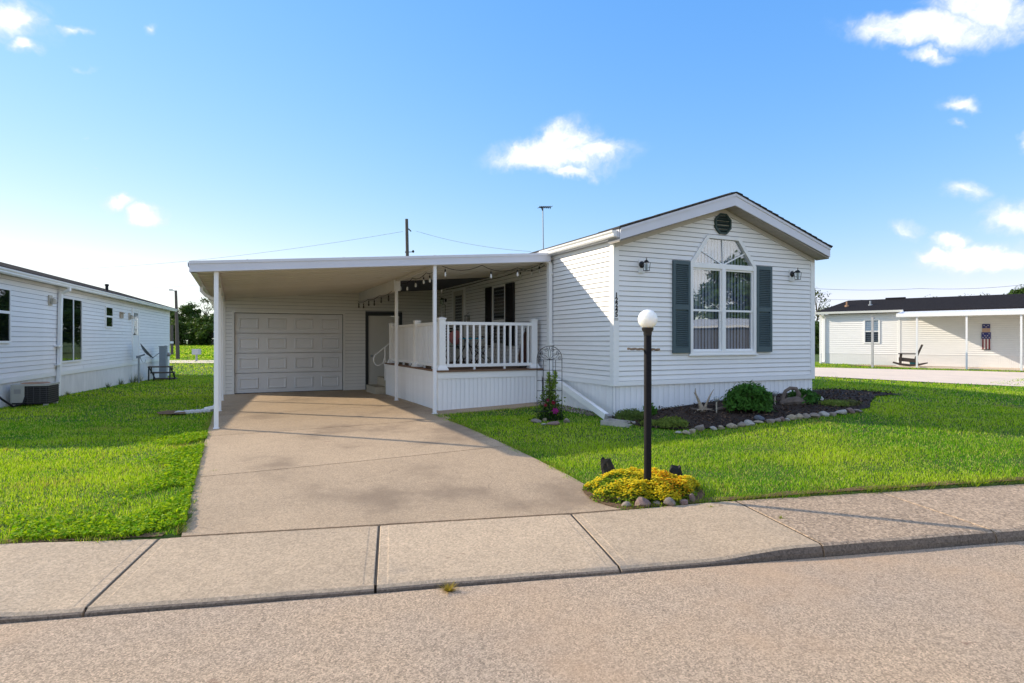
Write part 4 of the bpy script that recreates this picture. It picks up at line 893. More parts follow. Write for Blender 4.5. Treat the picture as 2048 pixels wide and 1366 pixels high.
# railing
def rail_post(u, v):
    w = .062; p_ = MB().box(-w, w, -w, w, FZ, 2.0).build('railing_post', TRIM, dk, (DK0[0] + u, DK0[1] + v, DK0[2]))
    c_ = MB(); c_.box(-w - .014, w + .014, -w - .014, w + .014, 2.0, 2.022); e = w + .006
    c_.add([(-e, -e, 2.022), (e, -e, 2.022), (e, e, 2.022), (-e, e, 2.022), (0, 0, 2.05)], [(0, 1, 4), (1, 2, 4), (2, 3, 4), (3, 0, 4)]); c_.build('post_cap', TRIM, p_)
    a, t = w + .045, w + .004
    f_ = MB().add([(-a, -a, FZ + .001), (a, -a, FZ + .001), (a, a, FZ + .001), (-a, a, FZ + .001), (-a, -a, FZ + .02), (a, -a, FZ + .02), (a, a, FZ + .02), (-a, a, FZ + .02), (-t, -t, FZ + .095), (t, -t, FZ + .095), (t, t, FZ + .095), (-t, t, FZ + .095)],
        [(0, 1, 5, 4), (1, 2, 6, 5), (2, 3, 7, 6), (3, 0, 4, 7), (4, 5, 9, 8), (5, 6, 10, 9), (6, 7, 11, 10), (7, 4, 8, 11)]); f_.build('post_skirt', TRIM, p_)
PU = -2.165; PV = 2.625
for (u, v) in ((PU, PV), (-.185, PV), (PU, 4.33), (PU, 6.62)): rail_post(u, v)
balm = MB().box(-.019, .019, -.019, .019, 1.125, 1.90).mesh('baluster', TRIM)
def rail_run(a, b_, n, axis):
    r_ = link('railing', None, dk, DK0)
    lo, hi = (min(a[0], b_[0]), max(a[0], b_[0])) if axis == 0 else (min(a[1], b_[1]), max(a[1], b_[1])); lo += .062; hi -= .062
    def bar(w, z0, z1, nm, lo=lo, hi=hi):
        if axis == 0: MB().box(lo, hi, a[1] - w, a[1] + w, z0, z1).build(nm, TRIM, r_)
        else: MB().box(a[0] - w, a[0] + w, lo, hi, z0, z1).build(nm, TRIM, r_)
    bar(.032, 1.895, 1.955, 'top_rail'); bar(.026, 1.075, 1.135, 'bottom_rail')
    for i in range(n):
        t = lo + (hi - lo) * (i + .5 + .0) / n
        link('baluster', balm, r_, (t, a[1], 0) if axis == 0 else (a[0], t, 0))
    for t in ((.33, .68) if n < 16 else (.25, .5, .75)):
        q = lo + (hi - lo) * t; w = .018
        (MB().box(q - w, q + w, a[1] - w, a[1] + w, FZ, 1.076) if axis == 0 else MB().box(a[0] - w, a[0] + w, q - w, q + w, FZ, 1.076)).build('foot_block', TRIM, r_)
rail_run((PU, PV), (-.185, PV), 14, 0); rail_run((PU, PV), (PU, 4.33), 13, 1); rail_run((PU, 4.33), (PU, 6.62), 17, 1)
# precast steps with a looped hand rail behind the deck
stp = thing('porch_steps', 'tan precast steps with white looped handrail behind the porch deck', 'steps', (*H(-2.0, 7.6), .17), A)
b = MB(); SP0 = (2.0, -7.6, -.17)
for i, (u, z) in enumerate(((-2.50, .38), (-2.2, .59), (-1.9, .80), (-1.6, 1.0))): b.box(u, -1.0 if i == 3 else u + .302, 7.05, 8.2, .12, z)
b.build('treads', STEPC, stp, SP0)
MB().box(-2.2, -1.0, 6.94, 7.04, .3, .98).build('stair_fascia', STEPC, stp, SP0)
pts = [(-1.6, 7.12, 1.86), (-2.0, 7.12, 1.60), (-2.33, 7.12, 1.34)] + [(-2.40 - .13 * math.sin(q), 7.12, 1.10 + .16 * math.cos(q)) for q in (0.25, .8, 1.4, 1.9, 2.5, 2.9)] + [(-2.38, 7.12, .95), (-2.28, 7.12, 1.0), (-2.25, 7.12, 1.12)]
MB().tube(pts, .016, 8).build('handrail', TRIM, stp, SP0, smooth=True)
MB().tube([(-2.23, 7.12, .55), (-2.23, 7.12, 1.42)], .018, 8).build('baluster_post', TRIM, stp, SP0)
# porch furniture
def chair(u, v, rz, label):
    x, y = H(u, v); c_ = thing('bistro_chair', label, 'chair', (x, y, FZ), A + rz, 'black metal chairs on the porch'); hs = .21
    b = MB()
    for i in range(5): b.box(-hs, hs, -.20 + i * .085, -.20 + i * .085 + .06, .43, .445)
    b.build('seat', BLACK, c_)
    k = MB()
    for i in range(5): z = .56 + i * .066; k.hexa([(-hs, .205 + (z - .44) * .22, z), (hs, .205 + (z - .44) * .22, z), (hs, .217 + (z - .44) * .22, z), (-hs, .217 + (z - .44) * .22, z), (-hs, .215 + (z - .40) * .22, z + .045), (hs, .215 + (z - .40) * .22, z + .045), (hs, .227 + (z - .40) * .22, z + .045), (-hs, .227 + (z - .40) * .22, z + .045)])
    k.build('backrest', BLACK, c_)
    for s_ in (-1, 1):
        MB().tube([(s_ * hs, -.24, 0), (s_ * hs, .05, .36), (s_ * hs, .2, .45), (s_ * hs, .30, .90)], .012, 6).build('leg', BLACK, c_)
        MB().tube([(s_ * hs, .30, 0), (s_ * hs, -.2, .44)], .012, 6).build('leg', BLACK, c_)
        MB().tube([(s_ * hs, .24, .64), (s_ * hs, -.05, .66), (s_ * hs, -.2, .62), (s_ * hs, -.2, .44)], .010, 6).build('armrest', BLACK, c_)
    return c_
c1 = chair(-1.20, 4.75, R(8), 'black metal slatted chair on the porch deck nearest the entry door')
c2 = chair(-.62, 4.45, R(-95), 'black metal slatted chair beside the porch window')
x, y = H(-1.02, 4.05)
tb = thing('bistro_table', 'small black metal table with turquoise top on the porch', 'table', (x, y, FZ), A)
MB().lathe([(0, .60), (.26, .60), (.27, .61), (.27, .625), (0, .63)], n=20).build('table_top', TURQ, tb, smooth=True)
for k in range(3):
    q = k * 2.094 + .4; MB().tube([(.25 * math.cos(q), .25 * math.sin(q), 0), (.05 * math.cos(q + .6), .05 * math.sin(q + .6), .3), (.2 * math.cos(q + 1.2), .2 * math.sin(q + 1.2), .6)], .011, 6).build('leg', BLACK, tb)
x, y = H(-1.12, 4.80)
b = MB(); b.lathe([(0, -.05), (.12, -.045), (.17, -.01), (.17, .01), (.12, .045), (0, .05)], n=16); b.v = [(x_, z_ * .9, y_ + .17) for x_, y_, z_ in b.v]
pl = tag(b.build('seat_cushion', PINK, None, (x, y + .03, FZ + .47), A + .2, True), 'faded pink cushion propped on the porch chair', 'cushion')
x, y = H(-.20, 3.05)
um = thing('folded_umbrella', 'brown folded parasol leaning upright by the porch corner post', 'umbrella', (x, y, FZ), A)
b = MB(); n = 14; prof = [(.03, .07), (.10, .10), (.115, .25), (.085, .5), (.045, .68), (.02, .76)]
for i, (r_, z_) in enumerate(prof):
    for k in range(n): q = 2 * math.pi * k / n; rr_ = r_ * (1 + (.22 if k % 2 else -.1)); b.v.append((rr_ * math.cos(q) + (z_) * .06, rr_ * math.sin(q), z_))
b.f = [(i * n + k, i * n + (k + 1) % n, (i + 1) * n + (k + 1) % n, (i + 1) * n + k) for i in range(5) for k in range(n)]; b.build('canopy', BROWNC, um, smooth=True)
MB().tube([(0, 0, .0), (.05, 0, .84)], .014, 6).build('pole', BLACK, um); MB().lathe([(0, 0), (.10, 0), (.09, .05), (.02, .07), (0, .07)], n=14).build('base', BLACK, um)

# string lights
def cable(pts, sag=.04, sub=6):
    o_ = []
    for a, b_ in zip(pts[:-1], pts[1:]):
        for i in range(sub): t = i / sub; p = Vector(a).lerp(Vector(b_), t); p.z -= sag * 4 * t * (1 - t); o_.append(p)
    o_.append(Vector(pts[-1])); return o_
def string_lights(label, pts, bulbs, lit, sag=.03):
    r_ = thing('string_lights', label, 'string lights', (*H(pts[0][0], pts[0][1]), pts[0][2]), A, 'string lights under the carport roof')
    o3 = Vector(pts[0]); lp = [Vector(p) - o3 for p in pts]; MB().tube(cable(lp, sag), .006, 5).build('cable', BLACKM, r_)
    sm_ = MB().tube([(0, 0, 0), (0, 0, -.055)], .004, 5).lathe([(.012, -.05), (.021, -.06), (.021, -.115), (.017, -.12)], n=8).mesh('socket', BLACKM)
    gm_ = MB().lathe([(.014, -.118), (.024, -.15), (.031, -.19), (.026, -.225), (.008, -.24)], n=10).mesh('bulb', BULB if lit else mat('amber_bulb', (.06, .05, .04), .3), True)
    cp_ = cable(lp, sag, 12); tot = len(cp_) - 1
    for t in bulbs:
        p = cp_[int(t * tot)]; b_ = link('bulb', gm_, r_, tuple(p)); b_.scale = (.72, .72, .72); link('socket', sm_, b_)
string_lights('string of dark bulbs along the deep beam near the garage door', [(-2.56, 9.1, ceil_z(-2.5) - .27), (-2.56, 7.7, ceil_z(-2.5) - .29), (-2.56, 6.3, ceil_z(-2.5) - .28), (-2.56, 5.0, ceil_z(-2.5) - .27)], (.03, .2, .38, .55, .74, .93), False, .05)
string_lights('string of clear bulbs hung along the slim beam above the railing', [(-2.36, 5.0, ceil_z(-2.4) - .08), (-2.36, 4.0, ceil_z(-2.4) - .07), (-2.36, 3.0, ceil_z(-2.4) - .06), (-2.38, 2.2, ceil_z(-2.4) - .03)], (.02, .2, .42, .62, .8), True, .06)
string_lights('string of clear bulbs swagged under the front fascia of the carport', [(-2.3, 2.2, ceil_z(-2.3) - .02), (-1.5, 2.2, ceil_z(-1.5) - .03), (-.75, 2.2, ceil_z(-.75) - .10), (-.12, 2.25, ceil_z(-.12) - .06)], (.03, .42, .68), True, .09)
string_lights('string of bulbs running along the top of the porch wall', [(-.07, 8.6, 3.10), (-.07, 5.5, 3.10), (-.07, 3.6, 3.13), (-.07, 2.25, 3.19)], (.72, .86, .93), True, .03)

# ================================================================== LAMP POST AND ITS FLOWER RING
lx, ly = 1.30, 5.74; lz = gz(lx, ly)
lp = thing('lamp_post', 'black lamp post with white globe standing in yellow flowers', 'lamp post', (lx, ly, lz))
MB().lathe([(.036, -.1), (.036, 1.555), (.034, 1.56)], n=20).build('pole', POSTB, lp, smooth=True)
MB().lathe([(.037, 1.545), (.040, 1.56), (.040, 1.578), (.055, 1.60), (.056, 1.62), (.047, 1.625)], n=20).build('collar', BLACK, lp, smooth=True)
gr = .093; b = MB(); prof = [(.046, 1.612)] + [(gr * math.sin(R(a)), 1.702 - gr * math.cos(R(a))) for a in range(32, 180, 8)] + [(.002, 1.702 + gr)]
b.lathe(prof, n=28).build('globe', GLOBE, lp, smooth=True)
bar = MB(); pts = [(-.195 + i * .0195, .0, 1.418 - .004 * i / 10 + .003 * math.sin(i * 2.1)) for i in range(17)]
bar.tube(pts, [.010 + .002 * (i % 3 == 0) for i in range(17)], 8).build('crossbar', mat('branch_bar', (.20, .15, .10), .8, .5, 40), lp)
rr = np.random.RandomState(11)
def leaf_quads(P, Nrm, size, seed, aspect=.5, up=.0):
    """P: points, Nrm: facing directions -> folded rhombus leaves (4 verts, 2 tris)"""
    r_ = np.random.RandomState(seed); n = len(P); Nrm = Nrm / (np.linalg.norm(Nrm, axis=1, keepdims=True) + 1e-9)
    t = r_.normal(size=(n, 3)); t[:, 2] += up; t -= Nrm * (t * Nrm).sum(1, keepdims=True); t /= (np.linalg.norm(t, axis=1, keepdims=True) + 1e-9); w = np.cross(Nrm, t)
    s_ = (size * r_.uniform(.65, 1.35, n))[:, None]
    a = P; b_ = P + t * s_ * .5 + w * s_ * aspect * .5 + Nrm * s_ * .06; c = P + t * s_; d = P + t * s_ * .5 - w * s_ * aspect * .5 + Nrm * s_ * .06
    V = np.stack([a, b_, c, d], 1).reshape(-1, 3); F = np.arange(n * 4).reshape(n, 4); return V, F
# yellow stonecrop: low mound of stems with leaves and star flowers
fcx, fcy, frx, fry = 1.27, 5.87, .53, .39
def mound(n, seed, k=1.0):
    r_ = np.random.RandomState(seed); a = r_.uniform(0, 6.283, n); q = np.sqrt(r_.uniform(0, 1, n)) * k
    edge = 1 + .08 * np.sin(a * 5 + 1) + .06 * np.sin(a * 9)
    X = fcx + np.cos(a) * q * frx * edge; Y = fcy + np.sin(a) * q * fry * edge
    Hh = .135 * np.sqrt(np.clip(1 - q ** 2.6, 0, 1)) + .02; Hh *= 1 + .25 * fbm(X, Y, 14, 8) * .6
    return X, Y, gzv(X, Y), np.maximum(Hh, .015), r_
sed = thing('stonecrop', 'low mound of yellow flowering stonecrop around the lamp post', 'flowers', (fcx, fcy, gz(fcx, fcy)))
oz = np.array((fcx, fcy, gz(fcx, fcy)))
X, Y, Z, Hh, r_ = mound(7000, 21, 1.04); hq = r_.uniform(.15, 1.0, len(X)); P = np.stack([X, Y, Z + Hh * hq], -1)
Nn = np.stack([r_.normal(0, .7, len(X)), r_.normal(0, .7, len(X)), np.ones(len(X))], -1); V, F = leaf_quads(P, Nn, .026, 22, .55, .6)
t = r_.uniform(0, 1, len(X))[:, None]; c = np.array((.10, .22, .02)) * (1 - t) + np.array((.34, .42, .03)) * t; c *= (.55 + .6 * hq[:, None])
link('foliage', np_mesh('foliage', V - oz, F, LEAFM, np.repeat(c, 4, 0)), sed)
X, Y, Z, Hh, r_ = mound(7500, 23, .99); keep = (fbm(X, Y, 9, 31) + r_.normal(0, .5, len(X))) > -.25; X, Y, Z, Hh = X[keep], Y[keep], Z[keep], Hh[keep]; n = len(X)
top = np.stack([X, Y, Z + Hh * r_.uniform(.86, 1.16, n) + .008], -1); Vl, Cl = [], []
ori = (fbm(X, Y, 7, 41) + r_.normal(0, .5, n))[:, None]; base = np.where(ori > 1.15, np.array((.9, .45, .02)), np.where(ori < -.5, np.array((.62, .66, .05)), np.array((.95, .80, .05)))); base = base * r_.uniform(.75, 1.05, (n, 1))
for k in range(3):   # each flower head: three crossed little petals pairs
    a = r_.uniform(0, 6.283, n) + k * 2.09; d = np.stack([np.cos(a), np.sin(a), r_.uniform(-.1, .4, n)], -1) * .0135; w = np.stack([-np.sin(a), np.cos(a), r_.uniform(-.3, .3, n)], -1) * .0085
    Vl.append(np.stack([top - d * .9, top + w + (0, 0, .004), top + d, top - w + (0, 0, .004)], 1)); Cl.append(np.repeat(base[:, None, :], 4, 1))
V = np.concatenate(Vl).reshape(-1, 3); C_ = np.concatenate(Cl).reshape(-1, 3)
link('blossoms', np_mesh('blossoms', V - oz, np.arange(len(V)).reshape(-1, 4), FLOWM, C_), sed)
X, Y, Z, Hh, r_ = mound(500, 25, .97); bst = MB()
for i in range(260): bst.tube([(X[i] - oz[0], Y[i] - oz[1], Z[i] - oz[2]), (X[i] - oz[0] + .008, Y[i] - oz[1], Z[i] - oz[2] + Hh[i])], .002, 3, False)
tag(bst.build('stems', mat('stem_green', (.12, .16, .03), .7), sed), kind='stuff')
sheet('flower_soil', [(fcx + .02 + .585 * math.cos(q) * (1 + .05 * math.sin(3 * q)), fcy - .03 + .52 * math.sin(q)) for q in [k * 2 * math.pi / 28 for k in range(28)] if (-(fcx + .70 * math.cos(q)) * SS + (fcy - .03 + .52 * math.sin(q)) * CS) > N1 - .02], .008, DIRT, .25)

# stones -------------------------------------------------------------
def rock_mesh(seed, sub=2, flat=.7, rough=.22):
    bm = bmesh.new(); bmesh.ops.create_icosphere(bm, subdivisions=sub, radius=.5); r_ = random.Random(seed)
    ds_ = [(Vector((r_.gauss(0, 1), r_.gauss(0, 1), r_.gauss(0, 1))).normalized(), r_.uniform(.48, .92)) for _ in range(11)]
    for v in bm.verts:
        n = v.co.normalized(); k = .5
        for d, lim in ds_:
            q = n.dot(d)
            if q > 0 and k * q > lim * .5: k = min(k, lim * .5 / q)
        k *= 1 + rough * .12 * math.sin(n.x * 9 + seed) * math.sin(n.y * 8 + seed * 2) + r_.uniform(-.02, .02)
        v.co = Vector((n.x * k, n.y * k, n.z * k * flat))
    me = bpy.data.meshes.new('stone'); bm.to_mesh(me); bm.free()
    me.polygons.foreach_set('use_smooth', [True] * len(me.polygons))
    try: me.set_sharp_from_angle(angle=R(28))
    except Exception: pass
    return me
RM = {}
def stone(x, y, sx_, sy_, sz_, rz, mi, seed, label, group, dz=.0, tilt=0.0, name='stone'):
    k = (seed % 9, mi)
    if k not in RM: RM[k] = rock_mesh(100 + seed % 9); RM[k].materials.append(STONES[mi])
    o = link(name, RM[k], None, (x, y, gz(x, y) + sz_ * .22 + dz), rz); o.rotation_euler = (tilt, 0, rz); o.scale = (sx_, sy_, sz_)
    return tag(o, label, 'stone', group)
ORD = ['first', 'second', 'third', 'fourth', 'fifth', 'sixth', 'seventh', 'eighth', 'ninth', 'tenth', 'eleventh', 'twelfth', 'thirteenth', 'fourteenth', 'fifteenth', 'sixteenth', 'seventeenth', 'eighteenth', 'nineteenth', 'twentieth', 'twenty-first', 'twenty-second', 'twenty-third', 'twenty-fourth', 'twenty-fifth', 'twenty-sixth', 'twenty-seventh', 'twenty-eighth', 'twenty-ninth', 'thirtieth']
# ring round the flowers (photo position, width px, height px, material)
ring = [(1186, 965, 14, 12, 1), (1179, 975, 12, 11, 2), (1200, 975, 20, 14, 0), (1207, 985, 15, 20, 1), (1252, 1008, 24, 14, 0), (1284, 1004, 36, 24, 2), (1314, 1005, 20, 14, 0), (1339, 1004, 30, 24, 0), (1366, 1003, 26, 22, 2), (1384, 995, 15, 28, 2), (1386, 984, 16, 9, 5), (1374, 964, 30, 14, 3), (1238, 998, 16, 14, 1)]
ring.sort()
for i, (px, py, w, h, mi) in enumerate(ring):
    p = PG(px, py + h * .35); sc_ = p.y / FPX
    stone(p.x, p.y, w * sc_ * 1.05, w * sc_ * .85, max(h * sc_ * 1.35, .06), rr.uniform(-.5, .5), mi, i + 3, f'{SNAME[mi]} rock ringing the yellow flowers, {ORD[i]} from the driveway end', 'rocks round the lamp post flowers')
# charred stumps in the flowers
def chunk(px, py, h, w, seed, label, lean):
    p = PG(px, py); b = MB(); r_ = random.Random(seed); n = 12; lv = 7
    for i in range(lv):
        t = i / (lv - 1); rad_ = w * .5 * (1 - .55 * t ** 1.3)
        for k in range(n): q = 2 * math.pi * k / n; j = rad_ * (1 + .28 * math.sin(q * 3 + seed + t * 2) + r_.uniform(-.12, .12)); b.v.append((j * math.cos(q) - lean * t * h * .35, j * math.sin(q) * .7, t * h * (1 + (.12 * math.sin(q * 2 + seed) if t > .8 else 0)) - .03))
    b.f = [(i * n + k, i * n + (k + 1) % n, (i + 1) * n + (k + 1) % n, (i + 1) * n + k) for i in range(lv - 1) for k in range(n)] + [tuple((lv - 1) * n + k for k in range(n))]
    o = b.build('charred_stump', LAVA, None, tuple(p)); tag(o, label, 'stump', 'black stumps among the yellow flowers')
chunk(1231, 968, .275, .19, 3, 'taller black charred wood stump leaning among the yellow flowers', 1.0)
chunk(1342, 968, .205, .19, 8, 'shorter black charred wood stump on the lawn side of the flowers', -.7)

# ================================================================== GARDEN BED
gxy = lambda px, py: PG(px, py)
r_ = np.random.RandomState(5); n = 9000; X = r_.uniform(1.5, 7.8, n); Y = r_.uniform(8.5, 12.8, n); k = in_poly(X, Y, bedp); X, Y = X[k], Y[k]; n = len(X)
P = np.stack([X, Y, gzv(X, Y) + .025 + r_.uniform(0, .03, n)], -1); Nn = np.stack([r_.normal(0, .6, n), r_.normal(0, .6, n), np.ones(n)], -1); V, F = leaf_quads(P, Nn, .055, 6, .35)
t = r_.uniform(0, 1, n)[:, None] ** 3; c = np.array((.032, .019, .013)) * (1 - t) + np.array((.2, .13, .085)) * t
tag(link('mulch_chips', np_mesh('mulch_chips', V, F, CHIPM, np.repeat(c, 4, 0))), 'dark bark mulch chips covering the flower bed', 'mulch', kind='stuff')
# border stones along the bed
border = [(1357, 865, 16, 8, 3), (1372, 866, 18, 11, 1), (1384, 862, 20, 15, 1), (1400, 857, 22, 19, 0), (1426, 857, 17, 11, 3), (1443, 856, 18, 13, 1), (1462, 852, 24, 14, 1), (1482, 850, 18, 13, 0), (1497, 847, 24, 14, 3), (1516, 844, 24, 9, 1), (1518, 838, 22, 15, 4), (1540, 842, 26, 14, 0), (1556, 841, 16, 12, 0), (1564, 839, 16, 14, 2), (1575, 840, 14, 10, 3), (1582, 835, 24, 15, 1), (1597, 834, 18, 14, 1), (1612, 833, 18, 13, 0), (1628, 831, 26, 15, 0), (1648, 829, 22, 13, 3), (1664, 828, 24, 14, 0), (1684, 825, 24, 14, 3), (1700, 822, 20, 16, 2), (1715, 822, 22, 10, 0)]
for i, (px, py, w, h, mi) in enumerate(border):
    p = PG(px, py + h * .3); sc_ = p.y / FPX
    stone(p.x, p.y, w * sc_ * 1.12, w * sc_ * .9, h * sc_ * 1.5, r_.uniform(-.6, .6), mi, i + 1, f'{SNAME[mi]} edging stone of the flower bed, {ORD[i]} from the downspout end', 'edging stones of the flower bed')
p = PG(1641, 803); stone(p.x, p.y, .14, .12, .17, .4, 5, 4, 'small white rock behind the little shrub at the home corner', None)
# leafy shrubs
def shrub(px, py, w, h, nleaf, size, seed, label, c0, c1, name='shrub', cat='shrub', stems=True, dome=.9):
    p = PG(px, py); s_ = p.y / FPX; rx, hz = w * .5 * s_, h * s_; r_ = np.random.RandomState(seed)
    root = thing(name, label, cat, tuple(p)); a = r_.uniform(0, 6.283, nleaf); cz = r_.uniform(-.25, 1, nleaf); sq = np.sqrt(1 - np.clip(cz, 0, 1) ** 2)
    k = r_.uniform(0, 1, nleaf) ** .35; lump = 1 + .13 * np.sin(a * 4 + seed) * sq + .1 * np.sin(cz * 7 + a * 2) + r_.normal(0, .06, nleaf)
    x, y, z = np.cos(a) * sq * k * rx * lump, np.sin(a) * sq * k * rx * .9 * lump, np.clip(hz * (.28 + .70 * cz * k * lump * dome), .01, None)
    P = np.stack([x, y, z], -1); Nn = np.stack([np.cos(a) * sq + r_.normal(0, .5, nleaf), np.sin(a) * sq + r_.normal(0, .5, nleaf), np.abs(cz) + .5 + r_.normal(0, .4, nleaf)], -1)
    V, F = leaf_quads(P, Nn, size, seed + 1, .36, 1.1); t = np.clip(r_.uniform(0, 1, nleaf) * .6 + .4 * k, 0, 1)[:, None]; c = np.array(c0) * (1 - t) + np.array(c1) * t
    link('foliage', np_mesh('foliage', V, F, LEAFM, np.repeat(c, 4, 0)), root)
    if stems:
        b = MB()
        for i in range(26):
            q = r_.uniform(0, 6.283); e = r_.uniform(.3, .85); b.tube([(0, 0, -.02), (math.cos(q) * rx * e * .5, math.sin(q) * rx * e * .5, hz * .45), (math.cos(q) * rx * e, math.sin(q) * rx * e, hz * (.55 + .4 * (1 - e)))], [.006, .005, .003], 4, False)
        tag(b.build('stems', BARK, root), kind='stuff')
    return root
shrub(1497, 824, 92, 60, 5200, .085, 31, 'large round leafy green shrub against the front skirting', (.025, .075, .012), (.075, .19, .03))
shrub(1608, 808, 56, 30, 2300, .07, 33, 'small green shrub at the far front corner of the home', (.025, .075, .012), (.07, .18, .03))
shrub(1300, 833, 22, 26, 500, .07, 35, 'young broad leafed green plant close behind the lamp post', (.04, .11, .015), (.10, .24, .03), 'leafy_plant', 'plant')
GC = ((.07, .12, .02), (.24, .30, .06))
shrub(1262, 842, 66, 25, 3600, .035, 36, 'dark green ground cover beside the splash block', (.04, .08, .015), (.15, .21, .05), 'ground_cover', 'plant', False)
shrub(1345, 855, 62, 22, 3600, .032, 37, 'light green ground cover mound at the near end of the bed', *GC, 'ground_cover', 'plant', False)
shrub(1300, 852, 40, 14, 1600, .032, 38, 'thin sprawl of ground cover behind the lamp post', *GC, 'ground_cover', 'plant', False)
shrub(1672, 812, 60, 12, 2000, .04, 39, 'low green ground cover at the far end of the edging stones', *GC, 'ground_cover', 'plant', False)
shrub(1700, 812, 40, 13, 1300, .04, 40, 'greyish ground cover clump next to the last edging stone', (.07, .09, .03), (.17, .18, .07), 'ground_cover', 'plant', False)
# driftwood
p = PG(1404, 827); dw = thing('driftwood', 'pale driftwood root with two upright prongs in the mulch', 'driftwood', tuple(p)); r2 = random.Random(3)
MB().tube([(.03, 0, -.03), (.0, 0, .08), (-.05, 0, .20), (-.10, .01, .32), (-.135, .0, .345)], [.05, .04, .024, .014, .004], 8).build('prong', DRIFT, dw, smooth=True)
MB().tube([(.02, 0, 0), (.06, 0, .13), (.12, .0, .27), (.16, .0, .345), (.195, 0, .40)], [.035, .022, .014, .009, .003], 7).build('prong', DRIFT, dw, smooth=True)
MB().tube([(-.10, .01, .31), (-.11, 0, .38), (-.105, 0, .42)], [.014, .008, .003], 6).build('prong', DRIFT, dw)
for i in range(16):
    q = r2.uniform(0, 6.28); l = r2.uniform(.10, .24); MB().tube([(0, 0, .05), (math.cos(q) * l * .5, math.sin(q) * l * .4, .07), (math.cos(q) * l, math.sin(q) * l * .7, .015 + r2.uniform(0, .10))], [.022, .012, .003], 6).build('root_stub', DRIFT if i % 3 else DRIFTD, dw)
p = PG(1585, 811); dw = thing('driftwood', 'dark driftwood stump with an open looped root at the far end', 'driftwood', tuple(p))
MB().tube([(-.16, 0, .02), (-.165, 0, .14), (-.12, 0, .25), (-.04, 0, .30), (.06, 0, .29), (.11, 0, .20), (.09, 0, .08)], [.05, .035, .03, .03, .035, .04, .05], 8).build('loop', DRIFTD, dw, smooth=True)
MB().tube([(-.20, 0, .03), (-.08, -.03, .07), (.06, -.03, .08), (.2, -.02, .06), (.30, 0, .03)], [.05, .075, .085, .06, .02], 9).build('log', DRIFTD, dw, smooth=True)
for k_, (a, e) in enumerate((((.2, 0, .07), (.28, -.03, .15)), ((.12, -.04, .1), (.2, -.08, .2)))): MB().tube([a, e], [.02, .005], 6).build('root_stub', DRIFTD, dw)
p = PG(1462, 822); b = MB().tube([(-.25, 0, .02), (-.05, 0, .06), (.2, .02, .13), (.33, .02, .16)], [.03, .045, .05, .03], 8); tag(b.build('driftwood', DRIFTD, None, tuple(p), 0, True), 'short dark log half hidden behind the large shrub', 'driftwood')
# solar path lights
for (px, py, h, lab) in ((1433, 829, 36, 'solar garden light in front of the large shrub, nearer the driftwood'), (1550, 812, 30, 'solar garden light between the large shrub and the dark driftwood')):
    p = PG(px, py); s_ = p.y / FPX; hh = h * s_; so = thing('garden_light', lab, 'garden light', tuple(p), 0, 'solar lights in the flower bed')
    MB().lathe([(.011, -.03), (.011, hh - .09), (.013, hh - .085)], n=10).build('stake', mat('stake_tan', (.42, .37, .29), .5), so)
    MB().lathe([(.013, hh - .088), (.036, hh - .07), (.044, hh - .045), (.044, hh - .038)], n=14).build('cup', GALV, so, smooth=True)
    MB().lathe([(.043, hh - .04), (.043, hh - .02), (.032, hh - .003), (.003, hh + .004)], n=14).build('globe', mat('clear_ball', (.35, .37, .38), .12, spec=.8), so, smooth=True)
# splash block, gravel by the wall
p = PG(1231, 850); sb = thing('splash_block', 'pale concrete splash block under the diagonal downspout', 'splash block', (p.x, p.y, p.z), A - R(62))
MB().box(-.17, .27, -.13, .13, -.03, .025).build('base', STONES[3], sb)
for s_ in (-1, 1): MB().hexa([(-.17, s_ * .13 - .022, .0), (.27, s_ * .13 - .022, .0), (.27, s_ * .13 + .022, .0), (-.17, s_ * .13 + .022, .0), (-.17, s_ * .13 - .016, .075), (.27, s_ * .13 - .016, .06), (.27, s_ * .13 + .016, .06), (-.17, s_ * .13 + .016, .075)]).build('side_lip', STONES[3], sb)
MB().box(-.19, -.165, -.13, .13, -.02, .07).build('end_lip', STONES[3], sb)
r_ = np.random.RandomState(9); gv = MB(); base_r = rock_mesh(77, 1); rv = np.array([v.co[:] for v in base_r.vertices]); rf = [tuple(p_.vertices) for p_ in base_r.polygons]
Vl, Fl, Cl = [], [], []; off = 0
for i in range(420):
    u, v = -r_.uniform(.02, .34) ** 1.0, r_.uniform(.25, 2.4); x, y = H(u, v); s_ = r_.uniform(.03, .075)
    a = r_.uniform(0, 6.28); rot = np.array([[math.cos(a), -math.sin(a), 0], [math.sin(a), math.cos(a), 0], [0, 0, 1]]); vv = (rv * s_ * r_.uniform(.7, 1.2, 3)) @ rot.T + (x, y, gz(x, y) + .012); Vl.append(vv); Fl += [tuple(q + off for q in f) for f in rf]; off += len(vv)
    Cl.append(np.tile(np.array((.30, .26, .22)) * r_.uniform(.45, 1.5), (len(vv), 1)))
tag(link('gravel', np_mesh('gravel', np.concatenate(Vl), Fl, CHIPM, np.concatenate(Cl), True)), 'loose gravel along the side skirting by the downspout', 'gravel', kind='stuff')
